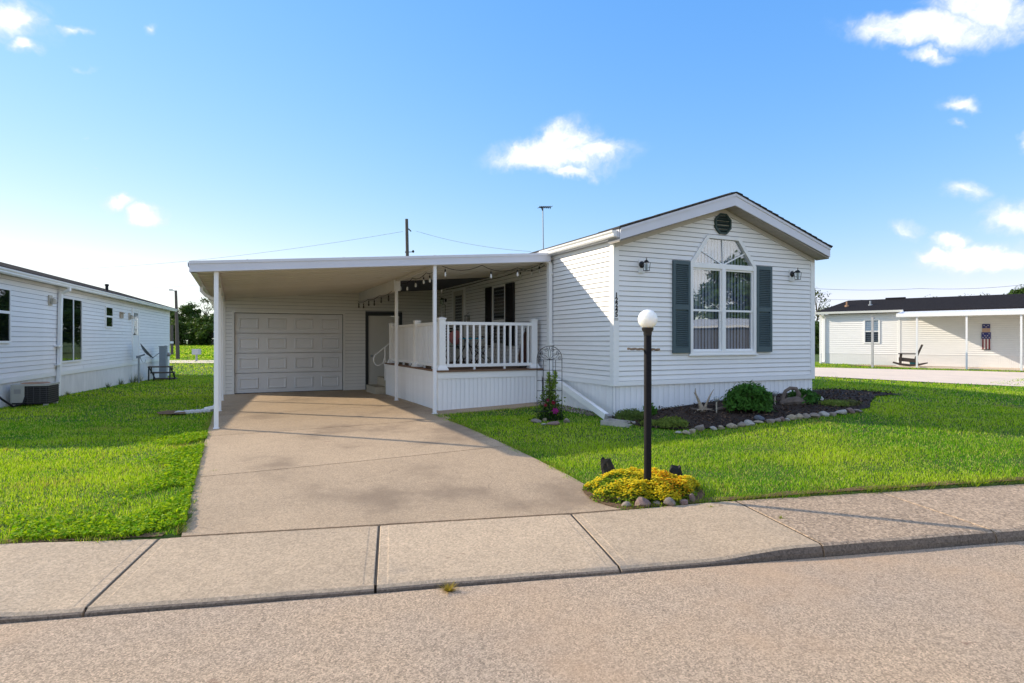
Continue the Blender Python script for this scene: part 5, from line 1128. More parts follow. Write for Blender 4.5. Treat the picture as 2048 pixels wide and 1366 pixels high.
# trellis
pa = PG(1099, 842); TW = .205; TH = 1.50 - pa.z + .0
tre = thing('trellis', 'black wrought iron arched garden trellis at the porch corner', 'trellis', tuple(pa), R(4))
zt = TH - TW; rw = .0055
arch = [(-TW, 0, -.1), (-TW, 0, zt)] + [(-TW * math.cos(R(a)), 0, zt + TW * 1.0 * math.sin(R(a))) for a in range(10, 180, 10)] + [(TW, 0, zt), (TW, 0, -.1)]
MB().tube(arch, rw, 6).build('arch_frame', BLACK, tre)
for x in (-.10, 0, .10): MB().tube([(x, 0, -.05), (x, 0, zt - .02)], rw * .85, 5).build('upright', BLACK, tre)
for i in range(6): z = .16 + i * (zt - .18) / 5; MB().tube([(-TW, 0, z), (TW, 0, z)], rw * .85, 5).build('crossbar', BLACK, tre)
def spiral(cx, cz, r0, turns, a0, sgn): return [(cx + sgn * r0 * (1 - .72 * t) * math.cos(a0 + t * turns * 6.28), 0, cz + r0 * (1 - .72 * t) * math.sin(a0 + t * turns * 6.28)) for t in [k / 16 for k in range(17)]]
z0 = zt - .02
for s_ in (-1, 1):
    for (x, z, r0, a0) in ((.055, z0 + .165, .034, 1.6), (.135, z0 + .115, .03, 1.0), (.165, z0 + .03, .028, .4)): MB().tube(spiral(s_ * x, z, r0, 1.3, a0, s_), rw * .7, 5).build('scroll', BLACK, tre)
    for bend in (.02, -.02): MB().tube([(0, 0, z0), (s_ * .08 - s_ * bend, 0, z0 + .05 + bend), (s_ * .165, 0, z0 + .105)], rw * .7, 5).build('leaf_bar', BLACK, tre)
    MB().tube([(0, 0, z0), (s_ * .022, 0, z0 + .10), (0, 0, z0 + .215)], rw * .7, 5).build('leaf_bar', BLACK, tre)
# climbing clematis
pc = PG(1101, 840); cl = thing('clematis', 'climbing clematis with magenta flowers growing up the iron trellis', 'climbing plant', tuple(pc)); r_ = np.random.RandomState(14); n = 2500
z = r_.uniform(0, 1, n) ** 1.9 * .76; wid = .15 * (1 - (z / .80) ** 1.6) + .03 + .02 * np.sin(z * 20); st_ = r_.choice([-1, 1], n)
x = np.where(z > .36, st_ * (.05 + .025 * np.sin(z * 9 + st_)) + r_.normal(0, 1, n) * (.038 - .035 * np.clip(z - .36, 0, .4) / .4), r_.normal(0, .55, n) * wid); y = r_.normal(0, .5, n) * np.minimum(wid, .09); P = np.stack([x, y - .02, z + .02], -1)
Nn = np.stack([r_.normal(0, .8, n), -np.abs(r_.normal(.4, .5, n)), r_.normal(.6, .5, n)], -1); V, F = leaf_quads(P, Nn, .045, 15, .5, .4); t = np.clip(z / .7 + r_.normal(0, .15, n), 0, 1)[:, None]; c = np.array((.02, .06, .012)) * (1 - t) + np.array((.24, .34, .06)) * t
link('foliage', np_mesh('foliage', V, F, LEAFM, np.repeat(c, 4, 0)), cl)
b = MB()
for i in range(10): q = r_.uniform(-.06, .06); b.tube([(q * .3, 0, -.02), (q, .0, .3), (q * 1.1 + r_.normal(0, .01), 0, .5 + r_.uniform(0, .26))], [.004, .003, .0015], 4, False)
tag(b.build('stems', BARK, cl), kind='stuff')
for i, (fx, fz, sz, cc) in enumerate(((.065, .165, .075, (.42, .03, .25)), (.04, .30, .05, (.30, .015, .05)), (-.09, .26, .04, (.28, .02, .06)), (.10, .17, .05, (.45, .04, .28)), (-.05, .34, .035, (.3, .02, .08)))):
    V, F = [], []
    for k_ in range(6):
        q = k_ * 1.047; d = np.array((math.cos(q), 0, math.sin(q))); w = np.array((-math.sin(q), 0, math.cos(q))); V += [np.zeros(3), d * sz * .45 + w * sz * .2 + (0, -.008, 0), d * sz * .85, d * sz * .45 - w * sz * .2 + (0, -.008, 0)]; F.append([k_ * 4 + j for j in range(4)])
    o = link('flower', np_mesh('flower', np.array(V), F, FLOWM, np.tile(np.array(cc), (24, 1))), cl, (fx, -.12, fz))
for i, (px, py, w, h, mi, lab) in enumerate(((1072, 844, 26, 12, 0, 'flat grey stone at the porch end of the clematis bed'), (1089, 840, 16, 12, 1, 'small tan stone behind the clematis stem'), (1108, 849, 34, 13, 2, 'pinkish flat stone in front of the clematis'), (1133, 844, 20, 15, 0, 'grey brown stone on the downspout side of the clematis'), (1088, 849, 18, 8, 3, 'thin pale stone lying in front of the trellis'))):
    p = PG(px, py + 2); s_ = p.y / FPX; stone(p.x, p.y, w * s_, w * s_ * .8, h * s_ * 1.3, .3 * i, mi, i + 2, lab, 'stones around the clematis')
sheet('clematis_soil', [(pc.x + .2 * math.cos(q), pc.y + .15 * math.sin(q)) for q in [k_ * .628 for k_ in range(10)]], .03, MULCHM, .2)
# dry weed tuft in the gutter of the road
def tuft(px, py, n, h, seed, label, name, c0, c1, z=None, spread=.5, cat='weed', wid=.006):
    p = PG(px, py) if z is None else Vector(((px - CX) / FPX * (CAMZ - z) * FPX / (py - HY), (CAMZ - z) * FPX / (py - HY), z)); r_ = np.random.RandomState(seed)
    a = r_.uniform(0, 6.283, n); l = h * r_.uniform(.4, 1.2, n); sp = spread * r_.uniform(.2, 1.3, n); V = np.empty((n, 3, 3)); w = np.stack([-np.sin(a), np.cos(a), 0 * a], -1) * wid * .5
    b0 = np.stack([np.cos(a) * h * .12, np.sin(a) * h * .12, -.004 + 0 * a], -1); V[:, 0] = b0 + w; V[:, 1] = b0 - w; V[:, 2] = b0 + np.stack([np.cos(a) * l * sp, np.sin(a) * l * sp, l * (1 - .5 * np.clip(sp, 0, 1.2))], -1)
    t = r_.uniform(0, 1, n)[:, None]; c = np.array(c0) * (1 - t) + np.array(c1) * t
    return tag(link(name, np_mesh(name, V.reshape(-1, 3), np.arange(n * 3).reshape(-1, 3), GRASSM, np.repeat(c, 3, 0)), None, tuple(p)), label, cat)
tuft(898, 1181, 130, .07, 3, 'dry yellow weed tuft against the kerb in front of the driveway', 'weed_tuft', (.42, .28, .06), (.30, .26, .05), .002, 1.2)
tuft(133, 1073, 60, .05, 4, 'small yellow weed at the sidewalk edge of the side lawn', 'weed_tuft', (.35, .3, .04), (.2, .3, .03), .1, 1.3)
tuft(1562, 1036, 30, .035, 5, 'tiny weed growing in the sidewalk joint by the aggregate paving', 'weed_tuft', (.2, .28, .04), (.3, .3, .05), .1, 1.3)
tuft(1422, 1014, 40, .03, 6, 'tiny green weed on the walk beside the flower ring', 'weed_tuft', (.2, .3, .03), (.34, .32, .05), .098, 1.4)
tuft(430, 944, 60, .045, 7, 'grass tuft growing in the driveway joint at the lawn edge', 'weed_tuft', (.16, .3, .02), (.35, .38, .05), None, 1.2)

# ================================================================== NEIGHBOUR HOME ON THE SUNWARD SIDE (its wall faces the driveway)
LA = math.atan2(Ld[1], Ld[0]); LZ = -.05
nh = thing('mobile_home', 'long white mobile home with dark roof across the side lawn', 'house', (Lo[0], Lo[1], LZ), LA)
NP = (0, 0, -LZ); NX0, NX1 = -1.7, 17.45; NS, NE = .725, 3.02
lw = link('long_wall', None, nh, NP)
MB().box(NX0, NX1, .012, .12, NS, NE + .05).build('backing', CORE, lw)
siding(lw, 0, lambda z: (NX0, NX1 - .05), NS + .02, NE + .04, .117, VINYL2)
MB().box(NX0, NX1 - .05, -.022, .012, NS - .09, NS + .018).build('starter_strip', TRIM, lw)
MB().box(NX0, NX1 - .12, .14, 4.4, -.5, NE).build('rear_shell', VINYL2, nh, NP)
MB().box(NX1 - .06, NX1 + .02, -.024, .08, NS - .09, NE + .03).build('corner_trim', TRIM, nh, NP)
# ribbed skirting (fine ribs, one sheet)
b = MB(); x = NX0; w = .052
while x < NX1 - .02:
    b.prism_xy([(x, .03), (x, .018), (x + .008, .004), (x + w - .012, .004), (x + w - .004, .018), (x + w - .004, .03)], -.6, NS - .085); x += w
tag(b.build('ribbed_skirting', SKIRT2, nh, NP), kind='stuff')
b = MB()
for sg, (ya, yb) in ((0, (-.26, 2.2)), (1, (2.2, 4.66))):
    za, zb = (NE + .10, NE + .85) if sg == 0 else (NE + .85, NE + .10)
    b.hexa([(NX0, ya, za), (NX1 + .2, ya, za), (NX1 + .2, yb, zb), (NX0, yb, zb), (NX0, ya, za + .05), (NX1 + .2, ya, za + .05), (NX1 + .2, yb, zb + .05), (NX0, yb, zb + .05)])
rf_ = b.build('roof', SHINGLE2, nh, NP)
MB().lathe([(.05, 0), (.05, .22), (.07, .23), (.07, .28), (0, .3)], n=10).build('roof_vent', BLACKM, rf_, (9.6, .55, NE + .35))
MB().prism_xz([(NX1, NE), (NX1 + .001, NE), (NX1 + .001, NE + .1), (NX1, NE + .1)], 0, 4.4).prism_yz([(0, NE), (4.4, NE), (2.2, NE + .82)], NX1 - .05, NX1 + .02).build('gable_end', VINYL2, nh, NP)
gpl = [(-.22, 0.0), (-.28, .0), (-.30, .025), (-.30, .055), (-.325, .08), (-.33, .115), (-.22, .115)]
b = MB(); b.prism_yz([(y, NE + z) for y, z in gpl], NX0, NX1 + .22).build('gutter', TRIM, nh, NP)
MB().box(NX0, NX1 + .2, -.215, .0, NE + .025, NE + .04).build('soffit', mat('soffit_tan', (.42, .38, .33), .7), nh, NP)
ds = sq_tube([(3.27, -.26, NE + .02), (3.27, -.26, NE - .06), (3.27, -.07, NE - .16), (3.22, -.07, 2.2), (3.18, -.07, 1.1), (3.05, -.08, .1)], .12, .075, (1, 0, 0)).build('downspout', TRIM, nh, NP)
for z in (1.42, .92): MB().box(2.98, 3.26, -.115, -.02, z, z + .035).build('strap', TRIM, ds)
def n_window(x0, x1, z0, z1, name, rail=None, mull=None):
    w_ = MB().frame_xz([(x0 - .05, z0 - .05), (x1 + .05, z0 - .05), (x1 + .05, z1 + .05), (x0 - .05, z1 + .05)], [(x0, z0), (x1, z0), (x1, z1), (x0, z1)], -.05, .0).build(name, TRIM, nh, NP)
    if rail: MB().box(x0, x1, -.042, -.02, rail - .03, rail + .03).build('meeting_rail', TRIM, w_)
    if mull: MB().box(mull - .03, mull + .03, -.042, -.02, z0, z1).build('mullion', TRIM, w_)
    for (za, zb) in ([(z0, rail), (rail, z1)] if rail else [(z0, z1)]):
        for (xa, xb) in ([(x0, mull), (mull, x1)] if mull else [(x0, x1)]): MB().box(xa + .01, xb - .01, -.034 if za == z0 else -.04, -.03 if za == z0 else -.036, za + .01, zb - .01).build('pane', GLASSD, w_)
    MB().box(x0, x1, -.025, -.018, z0, z1).build('dark_room', DARKIN, w_); return w_
n_window(-.9, .36, 1.58, 2.72, 'window', 2.22); n_window(7.32, 8.03, 2.06, 2.70, 'window', 2.40)
n_window(3.44, 4.97, 1.02, 2.76, 'patio_door', None, 4.32)
def wall_lamp(x, z, name):
    l = MB().box(x - .09, x + .12, -.045, -.018, z - .13, z + .13).build(name, BEIGE, nh, NP); MB().lathe([(.02, -.10), (.07, -.09), (.05, .02), (.02, .04)], x, -.12, 8).tube([(x, -.03, z * 0 + .03), (x, -.12, .05)], .012, 5).build('lamp_head', BEIGE, l, (0, 0, z))
wall_lamp(2.66, 2.64, 'wall_light'); wall_lamp(10.2, 2.50, 'wall_light')
MB().box(8.95, 9.30, -.06, -.018, 2.40, 2.62).box(8.98, 9.27, -.11, -.061, 2.56, 2.60).build('dryer_vent', mat('vent_rust', (.42, .33, .24), .6), nh, NP)
dr = MB().frame_xz([(10.60, .82), (11.60, .82), (11.60, 2.84), (10.60, 2.84)], [(10.68, .85), (11.52, .85), (11.52, 2.76), (10.68, 2.76)], -.045, 0).build('back_door', TRIM, nh, NP)
MB().box(10.685, 11.515, -.032, -.012, .855, 2.755).build('door_leaf', VINYL2, dr)
MB().box(10.86, 11.36, -.04, -.033, 1.80, 2.66).build('pane', GLASSD, dr)
b = MB()
for x in (11.02, 11.19): b.box(x - .012, x + .012, -.046, -.041, 1.8, 2.66)
for z in (2.08, 2.37): b.box(10.86, 11.36, -.0462, -.0412, z - .012, z + .012)
b.build('grille', TRIM, dr); MB().box(10.72, 10.86, -.09, -.033, 1.80, 1.84).build('handle', BLACK, dr)
# small awning room at the rear end
aw = link('rear_porch', None, nh, NP); MB().box(NX1 + .1, NX1 + 1.6, .1, 2.6, 1.42, 1.53).build('awning', TRIM, aw)
MB().box(NX1 + .25, NX1 + .36, .25, .36, -.6, 1.42).box(NX1 + 1.3, NX1 + 1.4, .25, .35, -.6, 1.42).box(NX1 + .36, NX1 + 1.3, .27, .33, -.6, .35).build('porch_frame', TRIM, aw)
MB().box(NX1 + .37, NX1 + 1.29, .29, .30, .36, 1.40).build('pane', GLASSD, aw)
def Lw(x, y): return (Lo[0] + Ld[0] * x + -Ld[1] * y, Lo[1] + Ld[1] * x + Ld[0] * y)
# air conditioner
ax, ay = Lw(.50, -.48); az = gz(ax, ay)
ac = thing('air_conditioner', 'boxy outdoor air conditioner with rusty lid by the neighbour skirting', 'air conditioner', (ax, ay, az), LA)
ac.scale = (.8, .8, .92); AW, AD, AH = .40, .42, .50
MB().box(-AW, AW, -AD, AD, .06, AH).build('coil_core', BLACKM, ac)
b = MB()
for i in range(8): z = .10 + i * .05; b.box(-AW - .012, -AW - .004, -AD, .12, z, z + .012); b.box(-AW, AW, -AD - .012, -AD - .004, z, z + .012)
for i in range(4): y = -AD + .03 + i * .15; b.box(-AW - .016, -AW - .0125, y - .006, y + .006, .08, AH - .02)
for i in range(6): x = -AW + .05 + i * .14; b.box(x - .006, x + .006, -AD - .016, -AD - .0125, .08, AH - .02)
b.build('coil_guard', mat('guard_dark', (.05, .052, .06), .5), ac)
MB().box(-AW - .02, AW + .02, -AD - .02, AD + .02, AH, AH + .045).build('rim', ACB, ac)
MB().lathe([(0, AH + .075), (.30, AH + .07), (.36, AH + .046)], n=22).build('fan_lid', RUST, ac, smooth=True)
MB().box(-AW - .03, -AW - .004, .12, AD + .02, .10, AH).build('service_panel', ACB, ac)
MB().box(-AW - .034, -AW - .0305, .2, .36, .32, .43).build('grille_plate', mat('plate_grey', (.3, .3, .29), .5), ac)
for sx_ in (-1, 1):
    for sy_ in (-1, 1): MB().box(sx_ * (AW - .06) - .05, sx_ * (AW - .06) + .05, sy_ * (AD - .06) - .05, sy_ * (AD - .06) + .05, -.05, .06).build('foot', ACB, ac)
MB().tube([(-AW, .1, .25), (-AW - .15, .1, .10), (-AW - .5, .2, .05), (-AW - .75, .35, .25), (-AW - .8, .55, .45)], .025, 6).build('line_set', BLACKM, ac)
# satellite dish
dx, dy = Lw(10.15, -.35); dz = gz(dx, dy)
sd_ = thing('satellite_dish', 'grey satellite dish on a pole beside the neighbour home', 'satellite dish', (dx, dy, dz), LA - R(90) + R(12))
MB().tube([(0, 0, -.1), (0, 0, .98)], .032, 8).build('mast', GALV, sd_, smooth=True)
MB().box(-.09, .06, -.05, .05, .95, 1.05).tube([(-.02, 0, 1.02), (.12, 0, 1.06), (.2, 0, 1.1)], .035, 6).build('bracket', METERG, sd_)
b = MB(); n = 22; rings = 5; cdir = Vector((.80, 0, .60)).normalized(); upv = Vector((-.60, 0, .80)); sv = Vector((0, 1, 0)); ctr = Vector((.20, 0, 1.18))
for off_ in (0, -.012):
    for i in range(rings + 1):
        q = i / rings
        for k_ in range(n): a = 2 * math.pi * k_ / n; b.v.append(ctr + (sv * math.cos(a) * .27 + upv * math.sin(a) * .36) * q + cdir * (.09 * q * q + off_))
m_ = (rings + 1) * n
b.f = [(i * n + k_, i * n + (k_ + 1) % n, (i + 1) * n + (k_ + 1) % n, (i + 1) * n + k_) for i in range(rings) for k_ in range(n)] + [(m_ + i * n + (k_ + 1) % n, m_ + i * n + k_, m_ + (i + 1) * n + k_, m_ + (i + 1) * n + (k_ + 1) % n) for i in range(rings) for k_ in range(n)] + [(rings * n + k_, rings * n + (k_ + 1) % n, m_ + rings * n + (k_ + 1) % n, m_ + rings * n + k_) for k_ in range(n)]
b.build('dish', mat('dish_grey', (.09, .095, .10), .5, .1, 6), sd_, smooth=True)
e_ = ctr + cdir * .62 - upv * .30; MB().tube([ctr - upv * .33 + cdir * .05, e_], .016, 6).build('feed_arm', METERG, sd_); MB().box(e_.x - .03, e_.x + .05, -.05, .05, e_.z - .02, e_.z + .12).build('feed_horn', METERG, sd_)
MB().tube([(.05, 0, .95), (.12, .03, .80), (.2, 0, .78), (.22, 0, .90)], .006, 5).build('coil_cable', BLACKM, sd_)
# electric meter pedestal and back steps
mx_, my_ = Lw(13.6, -.5); mz = gz(mx_, my_)
mp = thing('meter_pedestal', 'tall grey electric meter box near the rear corner of the neighbour home', 'meter box', (mx_, my_, mz), LA)
MB().box(-.17, .17, -.13, .13, -.1, 1.42).build('cabinet', METERG, mp); MB().box(.17, .34, -.10, .12, .40, 1.36).build('breaker_box', GALV, mp); MB().box(-.19, .19, -.15, .15, 1.42, 1.45).build('cap', METERG, mp)
b = MB(); b.lathe([(0, 0), (.09, 0), (.09, .10), (.06, .14), (0, .15)], n=14); b.v = [(.18 + x_, -.1 - z_, 1.08 + y_) for x_, y_, z_ in b.v]; b.build('meter_dial', mat('meter_glass', (.35, .33, .3), .2), mp)
MB().box(-.1, .1, -.14, -.131, .2, .55).build('cover', mat('cover_grey', (.30, .33, .35), .5), mp)
qx, qy = Lw(12.35, -.75); qz = gz(qx, qy)
bs = thing('back_steps', 'small dark metal framed steps by the neighbour back door', 'steps', (qx, qy, qz), LA)
for i, (x, z) in enumerate(((-.75, .62), (-.32, .36), (.12, .08))): MB().box(x, x + .42, -.42, .42, z - .05, z).build('tread', mat('old_tread', (.12, .10, .08), .9, .3, 10), bs)
for s_ in (-1, 1): MB().tube([(-.75, s_ * .38, .60), (.45, s_ * .38, .02)], .025, 6).tube([(-.74, s_ * .38, .60), (-.80, s_ * .38, -.1)], .028, 6).tube([(-.33, s_ * .38, .60), (-.31, s_ * .38, .33)], .025, 6).tube([(.1, s_ * .38, .36), (.1, s_ * .38, .0)], .025, 6).build('stringer', BLACK, bs)
for (lx_, h_, sd__, lab) in ((8.7, .3, 61, 'dark weeds at the foot of the neighbour skirting near the small window'), (10.3, .45, 62, 'dry stalks beside the satellite dish pole'), (11.2, .4, 63, 'thin weeds between the satellite dish and the back steps'), (7.2, .22, 64, 'low broad weeds along the middle of the neighbour skirting'), (3.6, .16, 65, 'small green weeds beside the neighbour downspout')):
    wx_, wy_ = Lw(lx_, -.12); o = tuft(500, 900, 60, h_, sd__, lab, 'weed_clump', (.05, .08, .02), (.16, .18, .05), .1, .5, 'weed', .012); o.location = (wx_, wy_, gz(wx_, wy_))

# ================================================================== NEIGHBOUR HOME BEYOND THE CONCRETE LOT
RA = math.atan2(-.671, .741); RZ0 = .2
rh = thing('mobile_home', 'sunlit white mobile home with dark shingle roof beyond the concrete lot', 'house', (18.5, 36.0, RZ0), RA); RP = (0, 0, -RZ0)
RX1 = 24.0; RE = 3.12
b = MB(); zc = .80
prof = []
z = .80; p_ = .11
while z < RE: prof += [(.012, z), (-.026, z + .002), (-.004, min(z + p_ - .008, RE))]; z += p_
poly = [(.0, .80)] + prof + [(.0, RE)]
MB().box(0, RX1, .013, 4.6, .0, RE).build('wall_core', VINYL2, rh, RP)
sdg = MB()
for (xa, xb) in ((.06, 4.0), (4.12, RX1)):
    n_ = len(poly); sdg.add([(xa, y, z_) for y, z_ in poly] + [(xb, y, z_) for y, z_ in poly], [(i, i + 1, n_ + i + 1, n_ + i) for i in range(n_ - 1)])
tag(sdg.build('lap_siding', VINYL2, rh, RP), kind='stuff')
b = MB(); x = .02
while x < RX1: b.box(x, x + .075, -.010, .0, .0, .79); x += .085
tag(b.build('ribbed_skirting', VINYL2, rh, RP), kind='stuff')
MB().box(-.02, .06, -.02, .06, .1, RE).build('corner_trim', TRIM, rh, RP); MB().box(4.0, 4.12, -.035, .0, .1, RE - .1).build('corner_trim', TRIM, rh, RP)
ev = RE + .05; rg = ev + .80
b = MB(); b.hexa([(-.25, -.3, ev), (RX1, -.3, ev), (RX1, 2.3, rg), (1.0, 2.3, rg), (-.25, -.3, ev + .07), (RX1, -.3, ev + .07), (RX1, 2.3, rg + .07), (1.0, 2.3, rg + .07)])
b.hexa([(1.0, 2.3, rg), (RX1, 2.3, rg), (RX1, 4.9, ev), (-.25, 4.9, ev), (1.0, 2.3, rg + .07), (RX1, 2.3, rg + .07), (RX1, 4.9, ev + .07), (-.25, 4.9, ev + .07)])
b.add([(-.25, -.3, ev + .07), (1.0, 2.3, rg + .07), (-.25, 4.9, ev + .07)], [(0, 1, 2)])
r3 = b.build('roof', SHINGLE2, rh, RP)
for (x, y) in ((1.25, .9), (2.45, 1.05)): MB().lathe([(.12, -.1), (.12, .06), (.05, .09), (.05, .28), (0, .29)], n=10).build('roof_vent', RUST if x < 2 else GALV, r3, (x, y, ev + .44))
for x in (3.0, 11.5): MB().box(x, x + 1.0, 2.2, 2.4, rg + .06, rg + .14).build('ridge_vent', SHINGLE2, r3)
MB().prism_yz([(-.3, ev - .03), (-.38, ev - .03), (-.40, ev + .03), (-.42, ev + .09), (-.3, ev + .09)], -.25, 4.3).build('gutter', TRIM, rh, RP)
sq_tube([(.25, -.33, ev - .02), (.25, -.30, ev - .1), (.25, -.06, ev - .28), (.25, -.06, .35), (.2, -.15, .25)], .12, .08, (1, 0, 0)).build('downspout', TRIM, rh, RP)
rw_ = MB().frame_xz([(2.32, 1.40), (3.14, 1.40), (3.14, 2.78), (2.32, 2.78)], [(2.40, 1.47), (3.06, 1.47), (3.06, 2.71), (2.40, 2.71)], -.05, 0).build('window', TRIM, rh, RP)
MB().box(2.40, 3.06, -.04, -.02, 2.07, 2.12).build('meeting_rail', TRIM, rw_); MB().box(2.41, 3.05, -.03, -.026, 2.12, 2.71).build('pane', GLASS, rw_); MB().box(2.41, 3.05, -.03, -.026, 1.47, 2.07).build('pane', GLASSD, rw_)
MB().box(2.41, 3.05, -.016, -.012, 2.1, 2.71).build('blind', mat('window_blind', (.5, .62, .68), .7), rw_); MB().box(2.41, 3.05, -.016, -.012, 1.47, 2.1).build('dark_room', mat('screen_grey', (.09, .095, .10), .8), rw_)
rc = thing('carport', 'neighbour white patio roof on four slim posts shading a siding wall', 'carport', (18.5 + .741 * 9 - .671 * 1.2, 36 - .671 * 9 - .741 * 1.2, .15), RA); RC = (-9, 1.2, -.15)
b = MB().hexa([(4.35, -2.25, 2.84), (RX1 - 2, -2.25, 2.84), (RX1 - 2, -.05, 3.14), (4.35, -.05, 3.14), (4.35, -2.25, 2.90), (RX1 - 2, -2.25, 2.90), (RX1 - 2, -.05, 3.19), (4.35, -.05, 3.19)]); b.build('roof_pan', ALU, rc, RC)
MB().box(4.33, RX1 - 2, -2.31, -2.255, 2.80, 2.98).build('fascia', TRIM, rc, RC); MB().hexa([(4.30, -2.3, 2.80), (4.345, -2.3, 2.80), (4.345, -.05, 3.10), (4.30, -.05, 3.10), (4.30, -2.3, 2.97), (4.345, -2.3, 2.97), (4.345, -.05, 3.22), (4.30, -.05, 3.22)]).build('fascia', TRIM, rc, RC)
for x in (5.2, 7.25, 9.3, 11.4): MB().box(x - .04, x + .04, -2.24, -2.16, .0, 2.84).build('post', ALU, rc, RC)
MB().box(4.1, RX1 - 2, -2.1, -.02, .0, .20).build('patio_slab', PAD, rc, RC)
def Rw(x, y): return (18.5 + .741 * x + .671 * y, 36 - .671 * x + .741 * y)
# hanging wall decoration: plain stars and stripes banner board
hx, hy = Rw(7.86, -.045)
hg = thing('wall_banner', 'narrow red white and blue star spangled board on the patio wall', 'wall decoration', (hx, hy, 1.1), RA)
BLU = mat('banner_blue', (.025, .03, .16), .6); RED = mat('banner_red', (.22, .012, .025), .6); WHT = mat('banner_white', (.7, .66, .62), .6); TANB = mat('banner_tan', (.5, .33, .24), .6)
MB().box(-.16, .16, -.02, 0, 1.10, 1.32).build('top_block', BLU, hg); MB().box(-.16, .16, -.02, 0, .90, 1.095).build('pale_block', TANB, hg); MB().box(-.19, .19, -.022, 0, .56, .895).build('middle_block', BLU, hg)
for i in range(5): x = -.16 + i * .064; MB().box(x, x + .064, -.02, 0, .03, .555).build('stripe', RED if i % 2 == 0 else WHT, hg)
MB().box(-.18, .18, -.03, 0, .0, .028).build('foot_bar', BLACKM, hg)
def star(cx_, cz_, r0): return [(cx_ + (r0 if k_ % 2 == 0 else r0 * .42) * math.sin(k_ * math.pi / 5), cz_ + (r0 if k_ % 2 == 0 else r0 * .42) * math.cos(k_ * math.pi / 5)) for k_ in range(10)]
for (x, z) in ((-.08, 1.24), (.08, 1.24), (0, 1.17), (-.12, .82), (.12, .82), (-.05, .72), (.06, .72), (-.13, .63), (0, .64), (.13, .63)): MB().prism_xz(star(x, z, .034), -.027, -.0225).build('star', WHT, hg)
# rocking chair
cx_, cy_ = Rw(4.75, -1.35); rk_ = thing('rocking_chair', 'dark wooden rocking chair with teal seat on the neighbour patio', 'rocking chair', (cx_, cy_, .21), RA + R(-90) + R(8)); rk_.scale = (1.08, 1.08, 1.0)
DW_ = mat('dark_wood', (.05, .035, .03), .7, .2, 10)
rp = [(-.70, .17), (-.40, .05), (0, .0), (.40, .05), (.72, .17), (.74, .21), (.40, .14), (0, .10), (-.40, .14), (-.68, .22)]
for s_ in (-1, 1):
    MB().prism_yz(rp, s_ * .32 - .03, s_ * .32 + .03).build('rocker', DW_, rk_)
    MB().prism_yz([(-.44, .10), (-.34, .08), (-.30, .64), (-.40, .64)], s_ * .32 - .028, s_ * .32 + .028).build('front_leg', DW_, rk_)
    MB().prism_yz([(.26, .08), (.38, .10), (.30, .42), (.56, 1.14), (.48, 1.16), (.20, .42)], s_ * .30 - .028, s_ * .30 + .028).build('back_leg', DW_, rk_)
    MB().prism_yz([(-.44, .28), (.32, .20), (.32, .38), (-.44, .46)], s_ * .31 - .02, s_ * .31 + .02).build('side_rail', DW_, rk_)
    MB().prism_yz([(.02, .12), (.36, .12), (.32, .28), (-.02, .28)], s_ * .26 - .02, s_ * .26 + .02).build('side_brace', TEAL, rk_)
    MB().box(s_ * .34 - .08, s_ * .34 + .08, -.46, .36, .64, .68).build('armrest', DW_, rk_)
for i in range(6): y = -.38 + i * .115; MB().box(-.31, .31, y, y + .09, .38 - i * .016, .41 - i * .016).build('seat_slat', TEAL, rk_)
for i in range(6): x = -.27 + i * .092; MB().hexa([(x, .22, .40), (x + .075, .22, .40), (x + .075, .25, .40), (x, .25, .40), (x, .46, 1.12), (x + .075, .46, 1.12), (x + .075, .49, 1.12), (x, .49, 1.12)]).build('back_slat', DW_, rk_)
for z, y in ((1.06, .49), (.62, .33)): MB().box(-.30, .30, y, y + .03, z, z + .07).build('back_rail', TEAL, rk_)
# square post on the lawn edge
p = PG(1745, 735); gp_ = thing('wooden_post', 'grey square post with small bracket before the sunlit neighbour window', 'post', tuple(p), RA)
MB().box(-.05, .05, -.05, .05, -.1, 2.62).build('shaft', mat('pale_post', (.42, .42, .42), .7, .1, 6), gp_); MB().box(-.07, .07, -.07, .07, 2.62, 2.66).box(-.03, .12, -.03, .03, 2.50, 2.56).build('bracket', GALV, gp_)
sheet('patio_soil', [Rw(1.9, -2.0), Rw(3.0, -2.5), Rw(4.4, -2.6), Rw(4.2, -.2), Rw(2.6, -.6)], .03, mat_ground('dry_soil', (.42, .29, .17), (.38, .27, .16), .2, s_fine=30), .6)

# ================================================================== POLES, WIRES, ANTENNA
def upole(name, px, py_top, Y, r0, r1, label, lean=0.0, base=None):
    X = (px - CX) / FPX * Y; z0 = gz(X, Y); zt = CAMZ + (HY - py_top) / FPX * Y
    t_ = thing(name, label, 'utility pole', (X, Y, z0)); MB().tube([(0, 0, -.3), (lean, 0, zt - z0)], [r0, r1], 10).build('pole', POLEW, t_, smooth=True); return t_, X, Y, z0, zt
t1, X1, Y1, z01, zt1 = upole('utility_pole', 819, 438, 46.0, .15, .115, 'wooden utility pole rising behind the carport roof', -.22)
h1 = zt1 - z01
MB().tube([(-.08, 0, h1 - .75), (.12, 0, h1 - .95)], .05, 6).build('insulator', BLACKM, t1)
MB().tube([(-.25, 0, h1 - 2.55), (.28, 0, h1 - 2.52)], .03, 6).lathe([(.06, h1 - 2.62), (.09, h1 - 2.55), (.06, h1 - 2.45)], -.25, 0, 8).lathe([(.06, h1 - 2.58), (.10, h1 - 2.5), (.06, h1 - 2.4)], .28, 0, 8).build('bracket', BLACKM, t1)
t2, X2, Y2, z02, zt2 = upole('street_light_pole', 356, 581, 50.0, .16, .10, 'slim wooden pole carrying a street light at the field edge', -.18)
